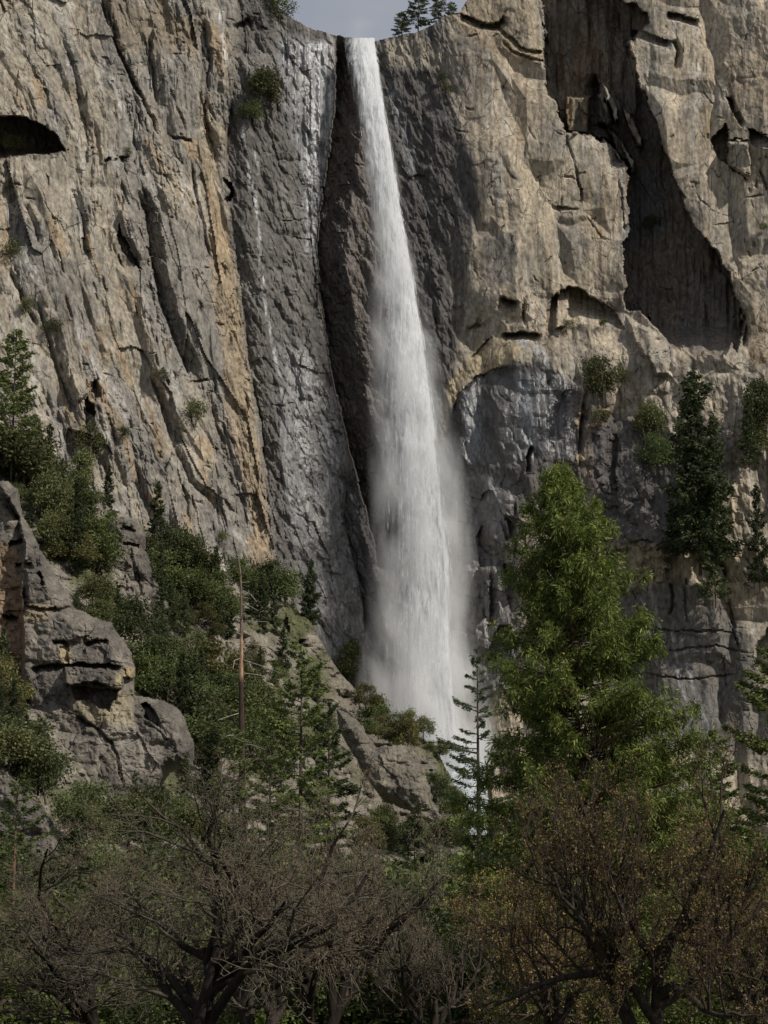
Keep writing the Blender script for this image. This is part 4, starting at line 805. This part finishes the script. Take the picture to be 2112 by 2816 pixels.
# trees and shrubs growing on the rock
cl_tree(PINE[0], 22, 1150, 94, 150, 'pine_tree', 'tallest dark pine on the skyline right of the lip of the fall', 'pine tree', -6, 1.4, Y=690)
cl_tree(PINE[1], 22, 1206, 74, 105, 'pine_tree', 'shorter dark pine on the skyline beside the tan summit block', 'pine tree', -6, 1.5, Y=688)
cl_tree(PINE[2], 22, 1242, 60, 62, 'pine_tree', 'small dark pine tucked against the tan summit block', 'pine tree', -6, 2.0, Y=689)
cl_tree(PINE[2], 22, 1105, 106, 84, 'fir_tree', 'small dark fir on the skyline nearest the lip of the fall', 'fir tree', -6, 1.9, Y=690)
cl_tree(BUSH[0], 5, 768, 60, 75, 'shrub', 'green shrub clinging to the skyline corner left of the sky', 'shrub', 1)
cl_tree(BUSH[1], 5, 745, 20, 60, 'shrub', 'small shrub above the skyline corner at the very top', 'shrub', 1)
cl_tree(OAKS[1], 9.5, 716, 290, 118, 'evergreen_tree', 'lone dark round tree on the grey wall left of the wet streaks', 'tree', 3)
cl_tree(OAKS[2], 9.5, 688, 335, 66, 'evergreen_tree', 'small dark tree hanging just below the lone round tree', 'tree', 3)
small = [(32, 425, 60, 'shrub growing on the sill of the dark alcove'), (30, 715, 66, 'shrub on the left edge wall below the alcove'), (70, 870, 50, 'shrub in a cleft of the tan wall above the tall left pine'), (150, 925, 55, 'sparse shrub right of the tall left pine top'),
         (250, 1262, 110, 'dark shrub filling the narrow notch in the tan wall'), (338, 1215, 45, 'thin green tuft in a crack right of the notch shrub'), (538, 1165, 72, 'dark shrub at the foot of the long shadowed gully'), (445, 1050, 40, 'tuft beside the long shadowed gully'),
         (1660, 1112, 150, 'olive green shrub on the ledge under the arch'), (1700, 1060, 60, 'low shrub at the right end of the arch ledge'), (1560, 915, 40, 'low scrub in front of the pale rib under the arch'), (1660, 905, 30, 'low scrub at the sill of the arch'),
         (1790, 1210, 110, 'yellow green shrub between the ledge shrub and the big firs'), (1800, 1300, 120, 'dark shrub hanging beside the big ledge firs'), (1650, 1180, 60, 'sparse shrub below the olive ledge shrub'),
         (2090, 1190, 160, 'dense dark shrub at the right edge level with the firs'), (2060, 1280, 130, 'dark bush under the right edge shrub'), (1215, 235, 40, 'green tuft on the stained rock right of the fall top'), (1790, 640, 55, 'dark shrub deep in the shaded recess'),
         (968, 1880, 120, 'thin dark shrub in the corner left of the fall foot'), (610, 1500, 40, 'small round shrub on the pale wall above the snag'), (1230, 260, 36, 'small tuft below the stained rock tuft'), (350, 430, 30, 'tuft beside a small overhang of the tan wall'), (2100, 640, 30, 'tiny shrub on the sunlit right buttress')]
for i, (u, v, hpx, lab) in enumerate(small):
    cl_tree(BUSH[i % 3] if hpx < 90 else OAKS[1 + i % 4], 5 if hpx < 90 else 9.5, u, v, hpx, 'shrub', lab, 'shrub', 1.5 + hpx * .01, .75 if hpx > 90 else .9)
for i, (u, v, hpx, wx, lab) in enumerate([(1925, 1560, 570, .85, 'tallest dark fir of the stand on the right ledge'), (1888, 1490, 400, .62, 'dark fir left of the tallest one on the right ledge'), (1975, 1520, 400, .6, 'dark fir right of the tallest one on the right ledge'),
                                      (1968, 1660, 320, .7, 'lowest dark fir of the stand hanging below the right ledge'), (2062, 1290, 220, .7, 'fir at the right side of the ledge stand'), (1850, 1540, 170, 1.0, 'short fir shading the mossy ledge'), (2090, 1620, 300, .6, 'thin sparse fir at the right edge of the ledge wall')]):
    cl_tree(FIRS[i % 3], 20, u, v, hpx, 'fir_tree', lab, 'fir tree', 9, wx)
# ------------------------------------------------------------------ valley forest behind the oaks
rs = np.random.RandomState(31)
print('forest')
YEL = bushy(171, 12, 11, 12000, (.06, .085, .02), (.15, .18, .045), size=.36)
rows = [('in the far row of valley trees', 340, 22, -60, 2150, (190, 260)), ('in the middle row of valley trees', 260, 20, -60, 2170, (300, 400)), ('in the near row of valley trees', 190, 18, -80, 2180, (380, 520)), ('in the front thicket', 135, 16, -100, 2200, (330, 450))]
for zn, Y, cnt, ua, ub, hr in rows:
    for i in range(cnt):
        u = ua + (ub - ua) * (i + rs.uniform(.1, .9)) / cnt; y = Y + rs.uniform(-22, 22)
        if Y <= 190 and 1330 < u < 1900 and Y > 120: y += 10
        p = P(u, 2500, y); z = float(groundz(p[0], y)); hpx = rs.uniform(*hr)
        # top line of each row in the photograph
        s = hpx * mpp(y) / 12; e = place(NEAR[rs.randint(4)], (p[0], y, z - .3), (s * rs.uniform(1, 1.3),) * 2 + (s,), 'broadleaf_tree'); TREES.append((zn, u, 2500, e, 'dark broadleaf tree'))
for u, Y, h_, lab in ((40, 112, 9.5, 'yellow green broadleaf tree low in the bottom left corner'), (1150, 128, 8, 'olive broadleaf tree low between the bare oaks and the cedar'), (690, 124, 8.5, 'olive broadleaf tree low behind the large bare oak'), (1700, 104, 7, 'bright green broadleaf tree low behind the orange brown budding oak'), (2080, 110, 8, 'bright green broadleaf tree low in the bottom right corner')):
    x = float(P(u, 2500, Y)[0]); s = h_ / 12; e = place(YEL, (x, Y, float(groundz(x, Y)) - .3), (s * 1.2, s * 1.2, s), 'broadleaf_tree'); tag(e, lab, 'tree')
# conifers of the valley and slope
def con(proto_args, u, vtop, Y, name, label, cat_, **kw):
    p = P(u, vtop, Y); zg = float(groundz(p[0], Y)); h = float(p[2]) - zg
    pr = conifer(h=h, **proto_args, **kw); e = place(pr, (p[0], Y, zg), 1.0, name, 0); tag(e, label, cat_); return e
con(dict(seed=301, w=10.5, nb=80, per=300, prof=lambda t: (1 - t) ** .5, c1=DG1, c2=DG2, size=.42, start=.30, droop=.18), 830, 1775, 235, 'fir_tree', 'slim open fir with bare lower trunk right of the snag', 'fir tree')
con(dict(seed=302, w=8, nb=60, per=200, prof=lambda t: (1 - t) ** .5, c1=DG1, c2=DG2, size=.42, start=.35, droop=.15), 745, 1960, 245, 'fir_tree', 'short fir between the snag and the slim open fir', 'fir tree')
con(dict(seed=303, w=11, nb=85, per=420, c1=(.03, .045, .02), c2=(.07, .09, .04), size=.22, start=.2, droop=.30, prof=lambda t: (1 - t) ** .7 * (.75 + .3 * math.sin(t * 40))), 1312, 1795, 165, 'fir_tree', 'slim drooping fir in front of the cascade', 'fir tree')
con(dict(seed=304, w=9, nb=80, per=220, prof=lambda t: (1 - t) ** .5, c1=FG1, c2=FG2, size=.45, start=.2, droop=.2), 905, 1930, 270, 'fir_tree', 'dark fir left of the tan rock hump', 'fir tree')
con(dict(seed=305, w=10, nb=80, per=220, prof=lambda t: (1 - t) ** .5, c1=DG1, c2=DG2, size=.45, start=.2, droop=.15), 645, 2010, 250, 'fir_tree', 'dark fir standing against the foot of the snag', 'fir tree')
con(dict(seed=306, w=6.5, nb=60, per=260, c1=DG1, c2=(.07, .095, .03), size=.22, start=.25, droop=.1, prof=lambda t: (1 - t) ** .6, barkc=(.16, .1, .07)), 48, 2150, 115, 'pine_tree', 'young pine with brown trunk at the left edge', 'pine tree')
con(dict(seed=307, w=10, nb=80, per=220, c1=FG1, c2=FG2, size=.5, start=.15), 205, 2260, 260, 'fir_tree', 'blue green fir right of the young left pine', 'fir tree')
con(dict(seed=308, w=10, nb=80, per=220, c1=FG1, c2=FG2, size=.5, start=.15), 400, 2230, 280, 'fir_tree', 'dark fir below the ledged outcrop', 'fir tree')
con(dict(seed=309, w=11, nb=150, per=380, prof=lambda t: (1 - t) ** .5, c1=(.05, .072, .016), c2=(.13, .15, .04), size=.33, start=.05), 2125, 1790, 160, 'fir_tree', 'bright green conifer at the right edge beyond the cedar', 'fir tree')
con(dict(seed=310, w=10, nb=90, per=260, prof=lambda t: (1 - t) ** .6, c1=DG1, c2=DG2, size=.42, start=.1), 1950, 2010, 200, 'fir_tree', 'dark conifer between the cedar and the right edge conifer', 'fir tree')
con(dict(seed=311, w=7, nb=80, per=110, c1=FG1, c2=FG2, size=.42, start=.1), 1420, 2080, 190, 'fir_tree', 'dark conifer hidden behind the left side of the cedar', 'fir tree')
con(dict(seed=312, w=9, nb=80, per=120, c1=FG1, c2=FG2, size=.5, start=.1), 1140, 2220, 220, 'fir_tree', 'dark conifer in front of the foot of the spur', 'fir tree')
# tall pine at the far left on the slope
for u, v, h_, lab in ((30, 1320, 440, 'tall sparse pine at the left edge against the tan wall'), (95, 1340, 200, 'shorter pine beside the tall left edge pine')):
    s = h_ * mpp(545) / 22; e = place(PINE[2], P(u, v, 545), (s * .9, s * .9, s), 'pine_tree'); tag(e, lab, 'pine tree')
# ------------------------------------------------------------------ the snag
def snag():
    Y = 256; b = P(668, 2200, Y); zg = float(groundz(b[0], Y)); e = empty('dead_pine_snag', (b[0], Y, zg)); O = np.array([b[0], Y, zg])
    q = lambda u, v, dy=0: P(u, v, Y + dy) - O
    spine = [(668, 2500, .40), (666, 2150, .32), (664, 1980, .27), (663, 1850, .20), (664, 1740, .15), (664, 1640, .115), (661, 1570, .08), (655, 1530, .05), (640, 1508, .03)]
    vv_ = np.linspace(2500, 1508, 44); sp_ = np.array(spine)[::-1]; spine = [(np.interp(v, sp_[:, 1], sp_[:, 0]), v, np.interp(v, sp_[:, 1], sp_[:, 2])) for v in vv_]
    segs = []
    for (a, b_) in zip(spine[:-1], spine[1:]): segs.append([*q(a[0], a[1]), *q(b_[0], b_[1]), a[2] * 1.2, b_[2] * 1.2])
    me = bark_mesh(segs, (.10, .062, .045), 12); col = me.color_attributes['tint']
    n = len(me.vertices); cv_ = np.ones((n, 4), np.float32); co = np.empty(n * 3, np.float32); me.vertices.foreach_get('co', co); co = co.reshape(-1, 3)
    z1 = q(664, 1860)[2]; z2 = q(664, 1748)[2]; k = ((co[:, 2] > z1) & (co[:, 2] < z2 + .2) )[:, None]
    cv_[:, :3] = np.where(k, (.33, .215, .135), np.where(co[:, 2:3] > z2, (.17, .125, .10), (.05, .034, .028))); col.data.foreach_set('color', cv_.ravel())
    link('trunk', me, e)
    br = [((664, 1603), (688, 1600), -2), ((665, 1623), (690, 1635), (706, 1655)), ((665, 1642), (690, 1646)), ((665, 1663), (690, 1668), (710, 1680)), ((663, 1700), (646, 1697), (640, 1706)), ((666, 1708), (700, 1709), (738, 1710)),
          ((663, 1770), (648, 1774), (637, 1786)), ((668, 1770), (700, 1772), (740, 1780), (770, 1790)), ((672, 1808), (684, 1796), (710, 1780)), ((668, 1815), (700, 1825), (740, 1838), (775, 1853)), ((668, 1851), (710, 1856), (745, 1866)), ((662, 2020), (640, 2022), (625, 2023)), ((668, 2045), (700, 2050), (730, 2062)), ((662, 1960), (635, 1968), (600, 1980)), ((664, 1575), (676, 1568)), ((663, 1810), (645, 1816), (640, 1840)), ((665, 1688), (678, 1690)), ((666, 1730), (690, 1735)), ((663, 1745), (650, 1738))]
    for ln in br:
        ln = [p for p in ln if isinstance(p, tuple)]; dyy = random.uniform(-.02, .02); sg = []
        for i in range(len(ln) - 1): sg.append([*q(*ln[i], (-i * .6)), *q(*ln[i + 1], (-(i + 1) * .6)), max(.06 - .015 * i, .02), max(.045 - .015 * i, .015)])
        link('branch', bark_mesh(sg, (.30, .27, .24), 5, 'branch'), e)
    tag(e, 'tall dead snag with orange stripped bark and bare side branches', 'dead tree')
snag()
# ------------------------------------------------------------------ the incense cedar
def cedar(u, vtop, Y, prof_pts, n_b, seed, label, per=122, asym=0):
    rs = np.random.RandomState(seed); p = P(u, vtop, Y); zg = float(groundz(p[0], Y)); h = float(p[2]) - zg; m = mpp(Y)
    e = empty('incense_cedar_tree', (float(p[0]), Y, zg))
    lean = 1.0
    segs = []
    ax = lambda z: np.array([lean * (1 - z / h), 0, z])
    zs = np.linspace(-1, h * .985, 16)
    for a, b in zip(zs[:-1], zs[1:]): segs.append([*ax(a), *ax(b), .47 * (1 - max(a, 0) / h) ** .9 + .015, .47 * (1 - max(b, 0) / h) ** .9 + .015])
    bs = []; out = []; dead_ = []
    def halfw(z, a):
        vv = vtop + (h - z) / m; l, r = np.interp(vv, prof_pts[0], prof_pts[1]), np.interp(vv, prof_pts[0], prof_pts[2]); c = math.cos(a)
        return (r * (1 + c) / 2 + l * (1 - c) / 2) * m
    for i in range(n_b):
        t = ((i + rs.rand()) / n_b) ** 1.22; z = h * (.10 + .89 * t); a = rs.uniform(0, 6.283); L = halfw(z, a) * (rs.uniform(.72, 1.06) if rs.rand() < .8 else rs.uniform(.4, .7)) * (.55 + .45 * sst(np.array(vtop + (h - z) / m - vtop), 0, 60))
        if rs.rand() < .10: L *= 1.12
        front = math.cos(a + math.pi / 2) > .62                     # boughs that point at the viewer are thinner, so the stem shows
        thin = 1; bald = front and .36 < t < .74 and rs.rand() < .62
        d = np.array([math.cos(a), math.sin(a), 0]); sd = np.array([-d[1], d[0], 0]); up = .55 * t - .22
        f = lambda s: ax(z)[None] + d[None] * L * s[:, None] + np.array([0, 0, 1]) * (L * (up * s + .16 * s * s))[:, None]
        s5 = np.linspace(0, 1, 5); bp = f(s5)
        for k in range(4): bs.append([*bp[k], *bp[k + 1], .055 * (1 - k / 4.6) * (L / 4 + .3), .055 * (1 - (k + 1) / 4.6) * (L / 4 + .3)])
        # clumps of sprays along the bough, upright plumes near the tip
        if bald: continue
        nc = max(3, int(L * 4.2 + 3)); sc = rs.uniform(.28, 1.03, nc); cen = f(sc) + sd[None] * (rs.uniform(-1, 1, nc) * L * .24 * (1.2 - sc))[:, None] + rs.normal(0, .16, (nc, 3))
        for c in cen:
            k = int(per * rs.uniform(.5, 1.3) / 3.4); rr = rs.uniform(.3, .66)
            dirs = rnd_unit(rs, k) * [.8, .8, 1.15] + d * .4 + np.array([0, 0, .08]); dirs /= np.linalg.norm(dirs, axis=1, keepdims=True)
            pos = c + dirs * rr * rs.uniform(.15, 1.0, (k, 1)); axx = dirs + rs.normal(0, .35, (k, 3)) + np.array([0, 0, -.55]); axx /= np.linalg.norm(axx, axis=1, keepdims=True)
            br = rs.uniform(.75, 1.3); yel = rs.rand() < .3
            out.append(cards(pos, axx, orth(axx, rs), .28 * rs.uniform(.6, 1.6, k), .068 * rs.uniform(.6, 1.3, k), tint(rs, k, (.055, .085, .018), (.31, .33, .08) if yel else (.175, .215, .046)) * br))
    for i in range(46):
        t = rs.uniform(.35, .85); z = h * t; a = rs.uniform(math.pi, 2 * math.pi); L = rs.uniform(.8, 2.4); d = np.array([math.cos(a), math.sin(a) * .8, 0]); p0 = ax(z)
        p0 = p0 + d * rs.uniform(.1, 1.2); p1 = p0 + d * L * .5 + [0, 0, -.1]; p2 = p1 + d * L * .5 + [0, 0, rs.uniform(-.1, .5)]; dead_ += [[*p0, *p1, .035, .025], [*p1, *p2, .025, .008]]
    for i in range(0, len(dead_), 2): link('dead_branch', bark_mesh(dead_[i:i + 2], (.38, .35, .31), 4, 'dead_branch'), e)
    link('trunk', bark_mesh(segs + bs, (.075, .048, .036), 6), e)
    V_, F_, C_ = cat(out); link('crown', mesh_data('crown', V_, F_, M_CEDAR, C_), e); print('cedar', len(F_))
    tag(e, label, 'cedar tree'); return e
pv = [1285, 1310, 1340, 1400, 1500, 1600, 1700, 1800, 1900, 2000, 2100, 2250, 2400, 2550, 2700, 2900]
cedar(1548, 1283, 120, (pv, [4, 30, 58, 92, 122, 150, 186, 218, 238, 254, 278, 325, 362, 366, 345, 300], [4, 28, 52, 76, 104, 138, 178, 224, 262, 302, 345, 385, 405, 405, 390, 360]), 500, 5, 'large bright green cedar towering right of the waterfall')
# ------------------------------------------------------------------ bare oaks
def bare_oak(seed, H, spread, barkc, twigc, leafc, nleaf, lvl_n=(5, 6, 6, 6, 3), trunks=1, lean=0, leafsize=.09, upb=.25, sag=0.0):
    rs = np.random.RandomState(seed); S_ = [[] for _ in range(6)]; tips = []
    def grow(p, d, L, r, lv):
        n = (5, 5, 4, 3, 3, 2)[lv]; step = L / n; pts = [p]; dirs = [d]
        for i in range(n):
            d = d + rs.normal(0, (.12, .22, .3, .36, .42, .45)[lv], 3) + np.array([0, 0, upb * (.3 if lv > 2 else .12)]) - np.array([0, 0, sag * (lv > 2)]); d = d / np.linalg.norm(d)
            q = pts[-1] + d * step; r0 = r * (1 - .72 * i / n); r1 = r * (1 - .72 * (i + 1) / n); S_[lv].append([*pts[-1], *q, r0, r1]); pts.append(q); dirs.append(d)
        if lv >= 5 or lv >= len(lvl_n): tips.append(pts[-1]); tips.append(pts[-2]); return
        k = lvl_n[lv]
        for j in range(k):
            s = (j + rs.rand()) / k; s = (.45 if lv == 0 else .2) + s * (.55 if lv == 0 else .8); i = min(int(s * n), n - 1); f = s * n - i; b = pts[i] * (1 - f) + pts[i + 1] * f
            o = rnd_unit(rs, 1)[0]; o = o - dirs[i + 1] * o.dot(dirs[i + 1]); o /= np.linalg.norm(o); ang = rs.uniform(.5, 1.15) if lv else rs.uniform(.5, 1.1)
            nd_ = dirs[i + 1] * math.cos(ang) + o * math.sin(ang)
            if lv < 2: nd_[2] = abs(nd_[2]) * .6 + .22; nd_ /= np.linalg.norm(nd_)
            grow(b, nd_, L * ((1.15 if lv == 0 else .62) * rs.uniform(.65, 1.15)) * (1.15 - .5 * s if lv else 1), r * (.62 if lv == 0 else .5) * (1.1 - .5 * s), lv + 1)
    for t in range(trunks):
        a = rs.uniform(0, 6.28); d = np.array([lean + .25 * (t - (trunks - 1) / 2), .1 * math.sin(a), 1.]); d /= np.linalg.norm(d); grow(np.array([.25 * (t - (trunks - 1) / 2), 0, -.5]), d, H * .42, .031 * H, 0)
    allp = np.array([s for l in S_ for s in l]); top = allp[:, 5].max(); wid = np.percentile(np.abs(allp[:, 3]), 98)
    sc = np.array([spread / 2 / wid, spread / 2 / wid, H / top])
    def fix(a):
        a = np.array(a); a[:, :3] *= sc; a[:, 3:6] *= sc; return a
    bm_ = []
    for ss, cc_, sd_ in ((fix(S_[0]), barkc, 8), (fix(S_[1]), barkc, 8), (np.concatenate([fix(S_[2]), fix(S_[3])]), tuple(.65 * a + .35 * b for a, b in zip(barkc, twigc)), 4)):
        V_, F_ = tubes(ss, sd_); bm_.append((V_, F_, np.tile(np.array(cc_, float), (len(V_), 1))))
    V_, F_, C_ = cat(bm_); trunk = mesh_data('trunk', V_, F_, M_BARK, C_, smooth=True)
    tw = fix(S_[4] + S_[5]); tw[:, 6:] = np.maximum(tw[:, 6:], .0055); twm = bark_mesh(tw, twigc, 3, 'twigs')
    T = np.array(tips) * sc; k = rs.randint(0, len(T), nleaf); pos = T[k] + rs.normal(0, .05, (nleaf, 3)); axx = rnd_unit(rs, nleaf); n = nleaf
    V_, F_, C_ = cards(pos, axx, orth(axx, rs), leafsize * rs.uniform(.6, 1.5, n), leafsize * .55 * rs.uniform(.6, 1.2, n), tint(rs, n, *leafc)); lf = mesh_data('leaves', V_, F_, M_DRY, C_)
    print('oak', len(tw), len(T)); return (trunk, twm, lf)
def put_oak(pr, u, Y, rz, s, label, name='bare_oak_tree'):
    x = float(P(u, 2816, Y)[0]); e = empty(name, (x, Y, float(groundz(x, Y))), rz, s)
    for nme, me in zip(('trunk', 'twigs', 'leaves'), pr):
        o = link(nme, me, e)
        if nme != 'trunk': o['kind'] = 'stuff'
    tag(e, label, 'oak tree'); return e
BR = (.018, .014, .011); TW = (.155, .132, .098); LFB = ((.11, .08, .045), (.25, .17, .09)); LFO = ((.15, .11, .04), (.33, .235, .08))
oA = bare_oak(11, 12.6, 11.5, BR, TW, LFB, 5000, (6, 6, 6, 5, 2), trunks=2); oB = bare_oak(23, 11.8, 9.5, BR, TW, LFB, 3600, (5, 6, 6, 5, 2), trunks=2); oC = bare_oak(37, 10.0, 7, (.04, .032, .027), TW, LFB, 2500, (5, 6, 5, 4, 2), trunks=2, upb=.4)
put_oak(oA, 560, 84, .3, 1.0, 'large bare oak with two dark trunks left of centre at the bottom'); put_oak(oB, 860, 92, 1.2, 1.12, 'bare oak with knotty trunk near the bottom centre'); put_oak(oA, 260, 96, 2.6, .88, 'wide bare oak reaching over the lower left corner')
put_oak(oC, 1180, 100, 0, .92, 'slim bare oak in the gap left of the cedar'); put_oak(oB, 1060, 125, 3.9, 1.0, 'paler bare oak behind the bottom centre one'); put_oak(oC, 720, 118, 2.2, 1.5, 'tall thin bare oak with its top below the slim open fir')
oD = bare_oak(53, 13.0, 11, (.04, .032, .028), (.06, .045, .032), LFO, 14000, (6, 7, 6, 5, 3), trunks=2, leafsize=.11, upb=.32); oE = bare_oak(71, 10.5, 9.5, (.04, .032, .028), (.12, .085, .06), LFO, 10000, (5, 6, 6, 5, 3), trunks=2, leafsize=.11, upb=.32)
put_oak(oD, 1800, 82, .4, 1.0, 'oak covered in orange brown buds in front of the cedar', 'budding_oak_tree'); put_oak(oE, 2110, 90, 1.9, 1.06, 'orange budding oak cut by the right edge', 'budding_oak_tree'); put_oak(oE, 1510, 95, 4.2, .92, 'small brown budding oak in front of the cedar foot', 'budding_oak_tree')

# ------------------------------------------------------------------ labels of the bands of trees
zones = {}
for z, u, v, e, k in TREES: zones.setdefault((z, k), []).append((u, v, e))
for (z, k), lst in zones.items():
    lst.sort(key=lambda t: t[0]); n = len(lst)
    for i, (u, v, e) in enumerate(lst):
        w = ('leftmost' if i == 0 else 'rightmost' if i == n - 1 else (ordinals[i] + ' from the left') if i < n / 2 or n - 1 - i >= 20 else ordinals[n - 1 - i] + ' from the right')
        tag(e, '%s %s %s' % (k, z, w), k.split()[-1] if False else 'tree', 'trees ' + z)
print('objects', len(bpy.data.objects), 'tris', sum(len(m.polygons) * 2 for m in bpy.data.meshes))
